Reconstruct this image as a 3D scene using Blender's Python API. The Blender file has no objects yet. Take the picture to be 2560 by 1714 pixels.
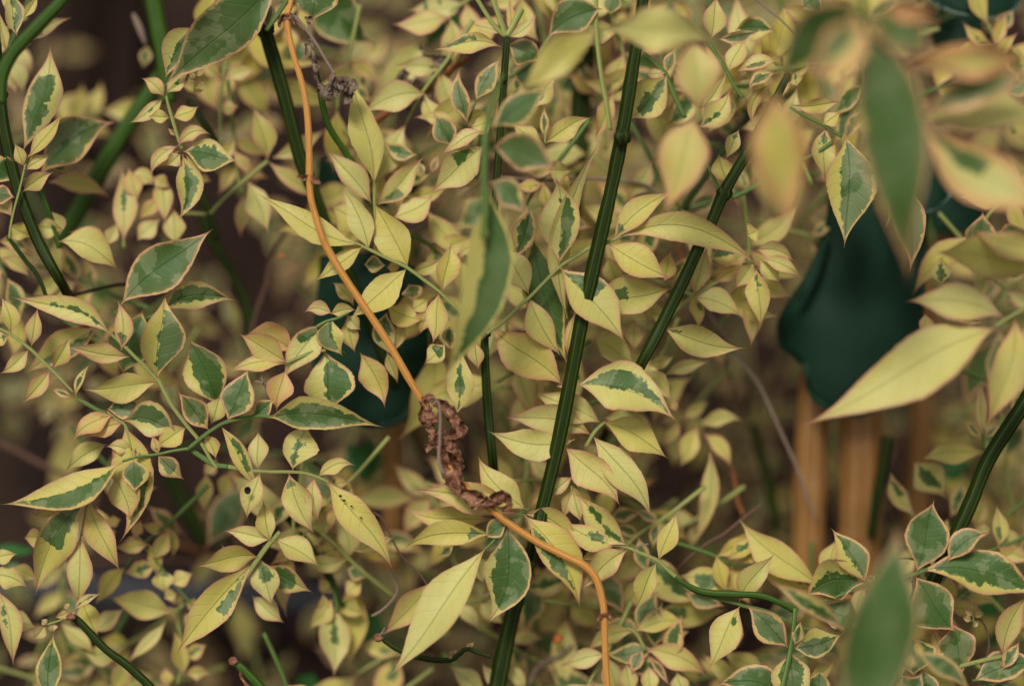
import bpy, math, random
import numpy as np
from mathutils import Vector, noise
R = math.radians
rnd = random.Random(7)
scene = bpy.context.scene
col = scene.collection

# ---------------------------------------------------------------- camera
FOCUS = 0.60            # metres to the sharp plane
WIDTH = 0.30            # width of the frame at the sharp plane
PITCH = R(35)           # the camera looks down into the bed
F0 = Vector((0, 0, 0.235))
fwd = Vector((0, math.cos(PITCH), -math.sin(PITCH)))
dwn = Vector((0, -math.sin(PITCH), -math.cos(PITCH)))
rgt = Vector((1, 0, 0))
CAM = F0 - fwd * FOCUS
cam_d = bpy.data.cameras.new('camera'); cam = bpy.data.objects.new('camera', cam_d); col.objects.link(cam)
cam.location = CAM; cam.rotation_euler = (R(90) - PITCH, 0, 0)
cam_d.sensor_width = 36; cam_d.lens = 36 * FOCUS / WIDTH
cam_d.clip_start = 0.01; cam_d.clip_end = 200
cam_d.dof.use_dof = True; cam_d.dof.focus_distance = FOCUS; cam_d.dof.aperture_fstop = 2.3
scene.camera = cam

# ---------------------------------------------------------------- light
SUN_EL, SUN_AZ = R(66), R(205)
w = bpy.data.worlds.new('World'); scene.world = w; w.use_nodes = True
nt = w.node_tree; nt.nodes.clear()
sky = nt.nodes.new('ShaderNodeTexSky'); sky.sky_type = 'NISHITA'; sky.sun_disc = False
sky.sun_elevation = SUN_EL; sky.sun_rotation = SUN_AZ; sky.dust_density = 4
hs = nt.nodes.new('ShaderNodeHueSaturation'); hs.inputs['Saturation'].default_value = 0.10
bg = nt.nodes.new('ShaderNodeBackground'); bg.inputs['Strength'].default_value = 0.05
wo = nt.nodes.new('ShaderNodeOutputWorld')
nt.links.new(sky.outputs[0], hs.inputs['Color']); nt.links.new(hs.outputs[0], bg.inputs['Color']); nt.links.new(bg.outputs[0], wo.inputs[0])
sd = bpy.data.lights.new('sun', 'SUN'); sd.energy = 1.5; sd.angle = R(16); sd.color = (1, .955, .87)
sun = bpy.data.objects.new('sun', sd); col.objects.link(sun)
sv = Vector((math.sin(SUN_AZ) * math.cos(SUN_EL), math.cos(SUN_AZ) * math.cos(SUN_EL), math.sin(SUN_EL)))
sun.rotation_euler = sv.to_track_quat('Z', 'Y').to_euler()
scene.view_settings.view_transform = 'Standard'; scene.view_settings.look = 'None'
scene.view_settings.exposure = 0.64; scene.view_settings.gamma = 1; scene.view_settings.use_curve_mapping = False
scene.cycles.max_bounces = 6; scene.cycles.diffuse_bounces = 3; scene.cycles.transmission_bounces = 4
scene.cycles.use_denoising = True

# ---------------------------------------------------------------- place: photograph point + distance behind the sharp plane -> world
def P(x, y, z=0.0):
    d = FOCUS + z
    k = WIDTH / 2560 * d / FOCUS
    return CAM + fwd * d + rgt * ((x - 1280) * k) + dwn * ((y - 857) * k)
PX = WIDTH / 2560
def ground_z(x, y, marg=0.01):
    """largest offset that still keeps a point above the soil"""
    k = WIDTH / 2560 / FOCUS
    down = math.sin(PITCH) + (y - 857) * k * math.cos(PITCH)
    return (CAM.z - marg) / down - FOCUS
S_ = 700 / 1829
TX = {'0': 0, '1': 600, '2': 1200, '3': 1860}; TY = {'0': 0, '1': 550, '2': 1114}
def full(tile, x, y):
    if tile is None: return (x, y)
    return (TX[tile[0]] + x * S_, TY[tile[1]] + y * S_)

# ---------------------------------------------------------------- materials
class N:
    def __init__(s, name):
        s.m = bpy.data.materials.new(name); s.m.use_nodes = True; s.t = s.m.node_tree; s.t.nodes.clear()
        s.out = s.t.nodes.new('ShaderNodeOutputMaterial')
    def _in(s, sock, v):
        if isinstance(v, (int, float)): sock.default_value = v
        elif isinstance(v, (tuple, list)):
            sock.default_value = tuple(v) + ((1,) if len(v) == 3 and len(sock.default_value) == 4 else ())
        else: s.t.links.new(v, sock)
    def node(s, typ, props={}, **ins):
        n = s.t.nodes.new(typ)
        for k, v in props.items(): setattr(n, k, v)
        for k, v in ins.items():
            s._in(n.inputs[int(k[1:])] if k[0] == '_' and k[1:].isdigit() else n.inputs[k.replace('_', ' ')], v)
        return n
    def math(s, op, a, b=0.0, c=0.0): return s.node('ShaderNodeMath', {'operation': op}, _0=a, _1=b, _2=c).outputs[0]
    def mix(s, f, a, b, mode='MIX'):
        n = s.node('ShaderNodeMix', {'data_type': 'RGBA', 'blend_type': mode})
        s._in(n.inputs[0], f); s._in(n.inputs[6], a); s._in(n.inputs[7], b); return n.outputs[2]
    def step(s, x, lo, hi, o0=0.0, o1=1.0):
        return s.node('ShaderNodeMapRange', {'interpolation_type': 'SMOOTHSTEP'}, _0=x, _1=lo, _2=hi, _3=o0, _4=o1).outputs[0]
    def attr(s, name):
        n = s.node('ShaderNodeAttribute', {'attribute_name': name}); sp = s.node('ShaderNodeSeparateXYZ', _0=n.outputs['Vector'])
        return sp.outputs[0], sp.outputs[1], sp.outputs[2], n.outputs['Alpha']
    def noise(s, vec, scale, detail=3, rough=.5): 
        return s.node('ShaderNodeTexNoise', Vector=vec, Scale=scale, Detail=detail, Roughness=rough).outputs[0]
    def xyz(s, a, b, c): return s.node('ShaderNodeCombineXYZ', _0=a, _1=b, _2=c).outputs[0]
    def surf(s, color, rough=.5, height=None, dist=.0003, strength=.5, trans=0, spec=.35, tcol=None):
        p = s.node('ShaderNodeBsdfPrincipled', Base_Color=color, Roughness=rough)
        p.inputs['Specular IOR Level'].default_value = spec
        if height is not None:
            b = s.node('ShaderNodeBump', Strength=strength, Distance=dist, Height=height)
            s.t.links.new(b.outputs[0], p.inputs['Normal'])
        sh = p.outputs[0]
        if trans:
            tr = s.node('ShaderNodeBsdfTranslucent', Color=tcol if tcol is not None else color)
            sh = s.node('ShaderNodeMixShader', _0=trans, _1=sh, _2=tr.outputs[0]).outputs[0]
        s.t.links.new(sh, s.out.inputs[0]); return s.m

def leaf_material():
    n = N('variegated_jasmine_leaf')
    u, v, rd, _ = n.attr('lf'); ln, hw, cupy, _ = n.attr('sz'); u0, u1, v0, v1 = n.attr('pat'); ty, tp, tg, _ = n.attr('tone')
    vec = n.xyz(n.math('ADD', n.math('MULTIPLY', u, ln), n.math('MULTIPLY', rd, 57.0)), n.math('MULTIPLY', v, hw), n.math('MULTIPLY', rd, 31.0))
    av = n.math('ABSOLUTE', v)
    edge = n.math('MULTIPLY', n.math('SUBTRACT', 1.0, av), hw)                 # cm to the margin
    # side veins run forward from the midrib
    ph = n.math('SUBTRACT', n.math('MULTIPLY', u, 9.0), n.math('MULTIPLY', av, 1.1))
    fr = n.math('ABSOLUTE', n.math('SUBTRACT', n.math('FRACT', n.math('ADD', ph, n.math('MULTIPLY', n.noise(vec, 3.0, 2), .5))), .5))
    vein = n.step(fr, .0, .09, 1.0, 0.0)
    mid = n.step(n.math('MULTIPLY', av, hw), .006, .022, 1.0, 0.0)
    jag = n.math('SUBTRACT', n.noise(vec, 5.0, 5, .62), .5)
    jag2 = n.math('SUBTRACT', n.noise(vec, 1.6, 2), .5)
    du = n.math('MULTIPLY', n.math('MINIMUM', n.math('SUBTRACT', u, u0), n.math('SUBTRACT', u1, u)), ln)
    dv = n.math('MULTIPLY', n.math('MINIMUM', n.math('SUBTRACT', v, v0), n.math('SUBTRACT', v1, v)), hw)
    d = n.math('ADD', n.math('MINIMUM', du, dv), n.math('ADD', n.math('MULTIPLY', jag, .42), n.math('MULTIPLY', jag2, .34)))
    d = n.math('MINIMUM', d, n.math('ADD', n.math('SUBTRACT', edge, .065), n.math('MULTIPLY', jag, .16)))
    green = n.step(d, -.006, .012)
    core = n.step(n.math('ADD', n.math('SUBTRACT', n.noise(vec, 1.7, 3, .5), .545), n.math('ADD', n.math('MULTIPLY', tg, -.2), n.math('MULTIPLY', n.math('MINIMUM', edge, .35), .35))), -.02, .035)
    speck = n.noise(vec, 26.0, 4, .65)
    broad = n.noise(vec, 1.1, 3)
    gdark = n.mix(speck, (.052, .112, .020), (.098, .182, .038)); gpale = n.mix(speck, (.15, .21, .075), (.22, .28, .115))
    gcol = n.mix(core, gpale, gdark)
    ycol = n.mix(n.math('ADD', n.math('MULTIPLY', broad, .7), n.math('MULTIPLY', ty, .6)), (.72, .68, .245), (.68, .58, .11))
    ycol = n.mix(n.math('MULTIPLY', n.step(speck, .35, .75), .18), ycol, (.40, .36, .12))
    ycol = n.mix(n.math('MULTIPLY', vein, .06), ycol, (.32, .34, .10))
    gcol = n.mix(n.math('MULTIPLY', vein, .22), gcol, (.16, .27, .10))
    c = n.mix(green, ycol, gcol)
    c = n.mix(n.math('MULTIPLY', mid, .38), c, n.mix(green, (.26, .29, .07), (.05, .15, .03)))
    e2 = n.math('ADD', edge, n.math('MULTIPLY', jag, .06)); pinkw = n.math('ADD', n.math('MULTIPLY', n.step(e2, .01, .07, 1.0, 0.0), .6), n.math('MULTIPLY', n.step(e2, .02, .19, 1.0, 0.0), .4))
    c = n.mix(n.math('MINIMUM', n.math('MULTIPLY', pinkw, n.math('MULTIPLY', tp, .80)), .85), c, (.66, .27, .19))
    c = n.mix(n.math('MULTIPLY', n.step(n.math('ADD', edge, n.math('MULTIPLY', jag2, .3)), .05, .62, 1.0, 0.0), n.math('MULTIPLY', n.math('MAXIMUM', n.math('SUBTRACT', tp, 1.0), 0.0), n.math('SUBTRACT', 1.0, n.math('MULTIPLY', green, .6)))), c, (.74, .36, .15))
    fre = n.math('MULTIPLY', n.step(n.noise(vec, 14.0, 2, .5), .70, .76), n.step(n.noise(vec, .9, 1), .50, .62))
    tipb = n.math('MULTIPLY', n.step(n.math('ADD', u, n.math('MULTIPLY', jag, .10)), .94, .99), n.step(n.math('FRACT', n.math('MULTIPLY', rd, 7.3)), .62, .70))
    c = n.mix(n.math('MULTIPLY', fre, .65), c, (.20, .12, .04)); c = n.mix(n.math('MULTIPLY', tipb, .7), c, (.33, .20, .10))
    pale = n.math('MULTIPLY', n.step(n.noise(vec, .7, 2), .42, .68), .20)
    c = n.mix(pale, c, n.mix(.45, c, (.70, .68, .42)))
    h = n.math('ADD', n.math('MULTIPLY', speck, .35), n.math('SUBTRACT', n.math('MULTIPLY', broad, .8), n.math('ADD', n.math('MULTIPLY', vein, .18), n.math('MULTIPLY', mid, .8))))
    return n.surf(c, .43, h, .0005, .7, .26, .38)
M = {'leaf': leaf_material()}

def stem_material(name, dark, light, stripe, rough=.45, k=6, spec=.4):
    n = N(name); a, l, rd, _ = n.attr('st')
    vec = n.xyz(n.math('MULTIPLY', a, 3.0), n.math('MULTIPLY', l, 1.0), n.math('MULTIPLY', rd, 40.0))
    nz = n.noise(n.xyz(n.math('MULTIPLY', a, 22.0), n.math('MULTIPLY', l, 1.2), rd), 1.0, 3)
    st = n.step(n.math('ABSOLUTE', n.math('SUBTRACT', n.math('FRACT', n.math('MULTIPLY', a, float(k))), .5)), .30, .48)
    c = n.mix(nz, dark, light)
    c = n.mix(n.math('MULTIPLY', st, .65), c, stripe)
    c = n.mix(n.math('MULTIPLY', n.step(n.noise(vec, 2.2, 4, .6), .55, .75), .3), c, light)
    scar = n.step(n.noise(n.xyz(n.math('MULTIPLY', a, 2.5), n.math('MULTIPLY', l, 1.6), n.math('MULTIPLY', rd, 9.0)), 1.3, 5, .7), .55, .72)
    c = n.mix(n.math('MULTIPLY', scar, .45), c, stripe if dark[0] > .1 else dark)
    fine = n.noise(n.xyz(n.math('MULTIPLY', a, 60.0), n.math('MULTIPLY', l, 3.0), rd), 1.0, 4)
    return n.surf(c, rough, fine, .00025, .5, 0, spec)
M['cane'] = stem_material('ridged_green_cane', (.011, .020, .003), (.021, .042, .004), (.075, .100, .020), spec=.14)
M['cane_bright'] = stem_material('bright_green_cane', (.025, .066, .005), (.045, .100, .009), (.10, .165, .03), spec=.2)
M['stalk'] = stem_material('leaf_stalk', (.17, .21, .045), (.31, .33, .085), (.48, .46, .16), k=3)
M['stalk_green'] = stem_material('green_leaf_stalk', (.06, .12, .02), (.11, .19, .035), (.24, .30, .08), k=3)
M['straw'] = stem_material('dry_orange_stem', (.50, .20, .035), (.72, .36, .085), (.34, .11, .018), .5, 7)
M['twig'] = stem_material('brown_twig', (.07, .032, .022), (.16, .085, .055), (.22, .13, .09), .7, 5, .2)
M['orange_twig'] = stem_material('rusty_branch', (.20, .065, .02), (.32, .12, .04), (.14, .05, .02), .6, 5, .2)
M['grey_twig'] = stem_material('dry_grey_stalk', (.20, .14, .10), (.34, .25, .19), (.14, .09, .06), .7, 5, .2)
M['tan'] = stem_material('tan_woody_stalk', (.26, .105, .024), (.42, .205, .055), (.48, .30, .14), .45, 9, .45)

def dry_material(name, a, b, c):
    n = N(name); tc = n.node('ShaderNodeTexCoord').outputs['Object']
    z = n.noise(tc, 260, 5, .65); z2 = n.noise(tc, 900, 3)
    k = n.mix(n.step(z, .35, .65), a, b); k = n.mix(n.step(z2, .55, .75), k, c)
    return n.surf(k, .75, z2, .0004, .8, .15, .15)
M['dry'] = dry_material('withered_brown_leaf', (.13, .045, .022), (.40, .20, .115), (.50, .34, .22))
M['dry_grey'] = dry_material('withered_grey_flower', (.12, .075, .05), (.30, .22, .16), (.42, .34, .26))

def teal_material():
    n = N('waxy_teal_leaf'); u, v, rd, _ = n.attr('lf')
    tc = n.node('ShaderNodeTexCoord').outputs['Object']
    z = n.noise(tc, 45, 4); z2 = n.noise(tc, 420, 4, .7)
    c = n.mix(z, (.005, .023, .011), (.009, .040, .020))
    bloom = n.math('MULTIPLY', n.math('MULTIPLY', n.step(n.math('ADD', u, n.math('MULTIPLY', n.math('SUBTRACT', z2, .5), .6)), .84, 1.10), rd), n.step(n.noise(tc, 60, 2), .40, .66))
    c = n.mix(n.math('MULTIPLY', bloom, .8), c, (.30, .40, .37))
    return n.surf(c, .6, z2, .0004, .3, 0, .18)
M['teal'] = teal_material()
def plain_leaf_material():
    n = N('plain_green_leaf'); u, v, rd, _ = n.attr('lf'); ln, hw, _, _ = n.attr('sz')
    vec = n.xyz(n.math('ADD', n.math('MULTIPLY', u, ln), n.math('MULTIPLY', rd, 57.0)), n.math('MULTIPLY', v, hw), rd)
    z = n.noise(vec, 4, 4); mid = n.step(n.math('ABSOLUTE', v), .02, .07, 1., 0.)
    c = n.mix(z, (.020, .105, .018), (.050, .19, .035)); c = n.mix(n.math('MULTIPLY', mid, .4), c, (.09, .25, .05))
    return n.surf(c, .45, z, .0004, .4, .2, .35)
M['plain'] = plain_leaf_material()
def soil_material():
    n = N('damp_brown_soil'); tc = n.node('ShaderNodeTexCoord').outputs['Object']
    z = n.noise(tc, 9, 5, .6); z2 = n.noise(tc, 70, 5, .7); z3 = n.noise(tc, 3, 2)
    c = n.mix(n.step(z, .35, .65), (.010, .005, .004), (.034, .016, .011)); c = n.mix(n.step(z2, .5, .7), c, (.055, .028, .018))
    c = n.mix(n.step(z3, .5, .7), c, (.045, .032, .02))
    return n.surf(c, .9, z2, .006, .9, 0, .15)
M['soil'] = soil_material()
def simple_material(name, a, b, scale, rough, bump=.001, spec=.3):
    n = N(name); tc = n.node('ShaderNodeTexCoord').outputs['Object']
    z = n.noise(tc, scale, 5, .6)
    return n.surf(n.mix(n.step(z, .3, .7), a, b), rough, z, bump, .6, 0, spec)
M['bark'] = simple_material('dark_bark', (.008, .005, .004), (.035, .020, .012), 30, .9, .004, .15)
M['pipe'] = simple_material('dark_grey_plastic', (.022, .022, .028), (.036, .037, .044), 25, .55)
M['stone'] = simple_material('garden_stone', (.07, .05, .04), (.16, .13, .11), 60, .85, .001, .2)
M['petal'] = simple_material('orange_berry', (.45, .10, .02), (.60, .18, .04), 100, .5)

# ---------------------------------------------------------------- object helpers
LABELS = {}
def tag(o, label, cat=None, group=None, kind=None):
    if label: o['label'] = label
    if cat: o['category'] = cat; LABELS.setdefault(label, []).append(o)
    if group: o['group'] = group
    if kind: o['kind'] = kind
    return o
def empty(name, loc):
    o = bpy.data.objects.new(name, None); col.objects.link(o); o.location = loc; o.empty_display_size = .01; return o
def link(name, verts, faces, mat, parent=None, attrs=None, origin=None, smooth=True):
    """one mesh object; its origin sits at its own base, parented without moving"""
    verts = np.asarray(verts, dtype=float)
    org = Vector(origin) if origin is not None else Vector(verts.mean(axis=0))
    me = bpy.data.meshes.new(name)
    me.from_pydata([tuple(p) for p in (verts - np.array(org))], [], faces)
    if smooth: me.polygons.foreach_set('use_smooth', [True] * len(me.polygons))
    for k, (typ, data) in (attrs or {}).items():
        a = me.attributes.new(k, typ, 'POINT')
        a.data.foreach_set('color' if typ == 'FLOAT_COLOR' else 'vector', np.asarray(data, dtype=np.float32).ravel())
    me.materials.append(mat); me.update()
    o = bpy.data.objects.new(name, me); col.objects.link(o)
    if parent is not None:
        o.parent = parent
        q = parent; base = Vector((0, 0, 0))
        while q is not None: base += q.location; q = q.parent
        o.location = org - base
    else: o.location = org
    return o

# ---------------------------------------------------------------- leaves
PATS = {'y': (0, -1, 0, 0), 'g': (-.2, .97, -1.1, 1.1), 'G': (-.5, 1.5, -1.6, 1.6), 'l': (-.1, .85, -.95, .02), 'r': (-.1, .85, -.02, .95),
        'c': (.12, .72, -.32, .32), 'b': (-.1, .26, -.8, .8), 's': (.0, .6, -.12, .14), 'm': (-.1, .85, -.6, .6), 'p': (.1, .45, -.5, .1), 'q': (.1, .45, -.1, .5)}
def leaf_mesh(b, t, w, bow=0., pat='y', z=(0., 0.), m=.42, fold=.28, roll=None, arch=None, nu=18, nv=6, seed=None, wav=1., pink=None, tone=None, p0=1.4, p1=1.42, gp=0., teeth=1.):
    r = random.Random(seed if seed is not None else int(b[0] * 13 + b[1] * 7 + t[0] * 3 + t[1]))
    if roll is None: roll = r.uniform(-.6, .6)
    if arch is None: arch = r.uniform(.01, .13)
    pt = PATS[pat] if isinstance(pat, str) else pat
    if pink is None: pink = r.uniform(.5, 1.2)
    if tone is None: tone = r.uniform(-.2, .8)
    dx, dy = t[0] - b[0], t[1] - b[1]; L = math.hypot(dx, dy) or 1; dx /= L; dy /= L
    px, py = -dy, dx
    ph, fq = r.random() * 6.3, r.uniform(6, 11); amp = r.uniform(.03, .09) * wav; rd = r.random()
    z0, z1 = z
    verts, lf, sz, faces = [], [], [], []
    km = PX * 100
    asym = r.uniform(-.16, .16); sc = r.uniform(-.022, .022); bow = bow + r.uniform(-.035, .035); tipc = r.uniform(-.10, .16)
    for i in range(nu + 1):
        u = i / nu
        lat = L * (bow * 4 * u * (1 - u) + sc * math.sin(6.283 * u)); cx = b[0] + dx * L * u + px * lat; cy = b[1] + dy * L * u + py * lat
        tx, ty = dx + px * bow * 4 * (1 - 2 * u), dy + py * bow * 4 * (1 - 2 * u); tl = math.hypot(tx, ty); tx /= tl; ty /= tl
        qx, qy = -ty, tx
        f = .5 - .5 * math.cos(math.pi * (u / m) ** (.80 * p0 / 1.4)) if u < m else .5 + .5 * math.cos(math.pi * ((u - m) / (1 - m)) ** (1.12 * 1.42 / p1))
        half = max(w / 2 * f, 0.9 if u < .5 else .25)
        cz = z0 + (z1 - z0) * u - arch * L * PX * 4 * u * (1 - u) + tipc * L * PX * max(0, u - .6) ** 2 * 4
        for j in range(nv + 1):
            v = -1 + 2 * j / nv
            hh = half * (1 + asym * (1 if v > 0 else -1) * math.sin(math.pi * u))
            if abs(v) == 1: hh *= 1 + r.uniform(-.025, .035) * teeth * (1 if i % 2 else -.3) + .03 * wav * math.sin(fq * 1.7 * u + ph * 2 + v)
            o = v * hh
            zz = cz + PX * (-abs(v) ** 1.3 * half * fold + v * half * roll + half * amp * 3 * v * v * math.sin(fq * u + ph + v * 1.3))
            verts.append(P(cx + qx * o, cy + qy * o, zz)); lf.append((u, v, rd)); sz.append((L * km, max(hh, 1) * km, 0))
    for i in range(nu):
        for j in range(nv):
            a = i * (nv + 1) + j; faces.append((a, a + 1, a + nv + 2, a + nv + 1))
    n = len(verts)
    return verts, faces, {'lf': ('FLOAT_VECTOR', lf), 'sz': ('FLOAT_VECTOR', sz), 'pat': ('FLOAT_COLOR', [pt] * n), 'tone': ('FLOAT_VECTOR', [(tone, pink, gp)] * n)}

def catmull(pts, n):
    out = []
    for i in range(len(pts) - 1):
        p0, p1, p2, p3 = pts[max(i - 1, 0)], pts[i], pts[i + 1], pts[min(i + 2, len(pts) - 1)]
        for k in range(n):
            t = k / n
            out.append(tuple(.5 * (2 * b + (c - a) * t + (2 * a - 5 * b + 4 * c - d) * t * t + (3 * b - a - 3 * c + d) * t ** 3) for a, b, c, d in zip(p0, p1, p2, p3)))
    out.append(tuple(pts[-1])); return out
def tube_mesh(pts, sides=10, ridge=.10, step=5, cap=True):
    """pts: (x, y, width, z); a ridged stem"""
    c = catmull(pts, step); rd = rnd.random()
    cen = [P(p[0], p[1], p[3]) for p in c]; verts, faces, st = [], [], []
    L = 0; up = None
    for i, (p, q) in enumerate(zip(c, cen)):
        tg = (cen[min(i + 1, len(cen) - 1)] - cen[max(i - 1, 0)]).normalized()
        a = tg.cross(fwd if up is None else up)
        if a.length < .05: a = tg.cross(rgt)
        a.normalize(); bb = tg.cross(a).normalized()
        if i: L += (cen[i] - cen[i - 1]).length * 100
        rad = p[2] / 2 * PX * (FOCUS + p[3]) / FOCUS * (1 + .10 * noise.noise(Vector((i * .35, rd * 50, 0))))
        for j in range(sides):
            an = 2 * math.pi * j / sides; rr = rad * (1 + (ridge if j % 2 else -ridge))
            verts.append(q + a * math.cos(an) * rr + bb * math.sin(an) * rr); st.append((j / sides if j <= sides / 2 else 1 - j / sides, L, rd))
    for i in range(len(c) - 1):
        for j in range(sides):
            k = (j + 1) % sides; faces.append((i * sides + j, i * sides + k, (i + 1) * sides + k, (i + 1) * sides + j))
    if cap:
        faces.append(tuple(range(sides - 1, -1, -1))); faces.append(tuple(range((len(c) - 1) * sides, len(c) * sides)))
    return verts, faces, {'st': ('FLOAT_VECTOR', st)}
def conv(tile, pts, w, z, dz=0.):
    """stem points in tile units -> (x, y, width px, z)"""
    out = []
    for i, p in enumerate(pts):
        x, y = full(p[2], p[0], p[1]) if len(p) > 2 and isinstance(p[2], str) else full(tile, p[0], p[1])
        zz = z + dz * i / max(1, len(pts) - 1)
        out.append((x, y, (w[i] if isinstance(w, (list, tuple)) else w) * (S_ if tile else 1), zz))
    return out
def stem(name, mat, tile, pts, w, z=0., parent=None, dz=0., **k):
    v, f, a = tube_mesh(conv(tile, pts, w, z, dz), **k)
    return link(name, v, f, M[mat], parent, a, origin=v[0])

JOBS = []
def leaf(parent, tile, spec, z, name='leaflet', hi=True, mat='leaf'):
    """spec: (bx, by, tx, ty, width, bow, pattern, {extras}); a 3rd-place string in extras 'tt' puts the tip in another tile"""
    bx, by, tx, ty, w = spec[:5]; bow = spec[5] if len(spec) > 5 else 0; pat = spec[6] if len(spec) > 6 else 'y'
    ex = dict(spec[7]) if len(spec) > 7 else {}
    b = full(ex.pop('bt', tile), bx, by); t = full(ex.pop('tt', tile), tx, ty); w = w * (S_ if tile else 1) * (1.09 if hi else .98)
    zo = ex.pop('z', 0) / 1000.; L = math.hypot(t[0] - b[0], t[1] - b[1]) * PX
    r = random.Random(int(b[0] * 3 + b[1] * 11 + w))
    tilt = ex.pop('tilt', r.uniform(-.08, .14) if hi else r.uniform(-.25, .35)) * L
    z0 = z + zo; z1 = z0 + tilt
    if mat == 'leaf' and ex.get('hole'): pass
    ex.pop('hole', None)
    v, f, a = leaf_mesh(b, t, w, bow, pat, (z0, z1), **({'nu': 34, 'nv': 8} if hi else {'nu': 11, 'nv': 4}) | ex)
    o = link(name, v, f, M[mat], parent, a, origin=tuple(P(b[0], b[1], z0)))
    return o
def spray(label, tile, z, stalks, leaves, parent=None, cat='jasmine leaf', name='jasmine_leaf', group=None, mat='stalk', hi=None):
    """a compound leaf: rachis and leaflets. z in mm behind the sharp plane"""
    z = z / 1000.; hi = abs(z) < .014 if hi is None else hi
    if parent is None:
        s0 = leaves[0]; e0 = (s0[7] if len(s0) > 7 else {})
        q0 = stalks[0][0][0] if stalks else None
        b = full(q0[2] if len(q0) > 2 else tile, q0[0], q0[1]) if q0 else full(e0.get('bt', tile), s0[0], s0[1])
        root = tag(empty(name, P(b[0], b[1], z)), label, cat, group)
        holder = root
        for s in stalks: stem('leaf_stalk', s[2] if len(s) > 2 else mat, tile, s[0], s[1], z, root, sides=8, ridge=.06)
    else:
        s = stalks[0]
        holder = root = stem('leaf_stalk', s[2] if len(s) > 2 else mat, tile, s[0], s[1], z, parent, sides=8, ridge=.06)
        for s in stalks[1:]: stem('side_stalk', s[2] if len(s) > 2 else mat, tile, s[0], s[1], z, root, sides=8, ridge=.06)
    for i, l in enumerate(leaves): leaf(holder, tile, l, z + .0005 * ((i * 7) % 5 - 2), hi=hi)
    return root

# ---------------------------------------------------------------- crumpled dry matter
def crumple(name, pts, w, z, mat='dry', parent=None, twist=1.5, curl=1.3, seed=1, nu=40, nv=10, rough=.35):
    """a withered leaf: a ribbon along pts rolled and crumpled. pts full px, w px"""
    r = random.Random(seed); c = catmull([(p[0], p[1], 0, z) for p in pts], max(2, nu // (len(pts) - 1)))
    verts, faces = [], []; n = len(c); off = Vector((seed * 3.1, seed * 1.7, 0)); ph = r.random() * 6.3; side = 1 if seed % 3 else -1; lean = r.uniform(-.5, .5)
    for i, p in enumerate(c):
        u = i / (n - 1); q = c[min(i + 1, n - 1)]; pr = c[max(i - 1, 0)]
        tx, ty = q[0] - pr[0], q[1] - pr[1]; tl = math.hypot(tx, ty) or 1; tx /= tl; ty /= tl
        hw = w / 2 * (math.sin(math.pi * (.08 + .87 * u)) ** .6) * (1 + .35 * math.sin(7 * u + ph))
        a0 = side * math.pi / 2 + lean + .5 * math.sin(u * 5 + ph)
        for j in range(nv + 1):
            v = -1 + 2 * j / nv; an = a0 + v * curl * (1 + .5 * noise.noise(Vector((u * 9, v, seed)))); rad = hw * (.95 + .35 * noise.noise(Vector((u * 13 + seed, v * 3, 1.5))))
            ox = math.cos(an) * rad; oz = math.sin(an) * rad - side * hw * .5
            nn = (noise.noise_vector(Vector((u * 7, v * 2.2, 0)) + off) + .45 * noise.noise_vector(Vector((u * 24, v * 6, 3)) + off)) * w * rough * .8
            verts.append(P(p[0] - ty * ox + tx * nn.y + nn.x * .6, p[1] + tx * ox + ty * nn.y + nn.z * .4, z + (oz + nn.z) * PX))
    for i in range(n - 1):
        for j in range(nv):
            a = i * (nv + 1) + j; faces.append((a, a + 1, a + nv + 2, a + nv + 1))
    return link(name, verts, faces, M[mat], parent)
def knob(name, x, y, r, z, mat, parent=None, sx=1., seed=0):
    verts, faces = [], []; ns, nr = 12, 7; off = Vector((seed + x * .1, y * .1, 0))
    for i in range(nr + 1):
        th = math.pi * i / nr
        for j in range(ns):
            a = 2 * math.pi * j / ns; d = Vector((math.sin(th) * math.cos(a) * sx, math.cos(th), math.sin(th) * math.sin(a)))
            k = r * (1 + .35 * noise.noise(d * 1.6 + off)); verts.append(P(x + d.x * k, y + d.y * k, z + d.z * k * PX))
    for i in range(nr):
        for j in range(ns):
            k = (j + 1) % ns; faces.append((i * ns + j, i * ns + k, (i + 1) * ns + k, (i + 1) * ns + j))
    return link(name, verts, faces, M[mat], parent, {'st': ('FLOAT_VECTOR', [(i % ns / ns, 0, .3) for i in range(len(verts))])})

# ================================================================ the setting
def grid_ground():
    n = 120; vs, fs = [], []
    for i in range(n + 1):
        for j in range(n + 1):
            x = -3 + 6 * j / n; y = -2 + 7 * i / n
            h = .012 * noise.noise(Vector((x * 6, y * 6, 0))) + .008 * noise.noise(Vector((x * 22, y * 22, 4))) + .003 * noise.noise(Vector((x * 60, y * 60, 4)))
            vs.append((x, y, h))
    for i in range(n):
        for j in range(n): a = i * (n + 1) + j; fs.append((a, a + 1, a + n + 2, a + n + 1))
    g = link('ground', vs, fs, M['soil'], origin=(0, 0, 0)); tag(g, 'damp brown garden soil behind the jasmine', kind='structure')
    far = link('soil', [(-40, -40, -.03), (40, -40, -.03), (40, 40, -.03), (-40, 40, -.03)], [(0, 1, 2, 3)], M['soil'], origin=(0, 0, -.03)); tag(far, 'garden soil stretching away', kind='structure')
grid_ground()

def thing_tube(name, label, cat, mat, tile, pts, w, z, dz=0., group=None, part='stem', **k):
    c = conv(tile, pts, w, z, dz)
    root = tag(empty(name, P(c[-1][0], c[-1][1], c[-1][3])), label, cat, group)
    v, f, a = tube_mesh(c, **k); link(part, v, f, M[mat], root, a, origin=v[0])
    return root

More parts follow.
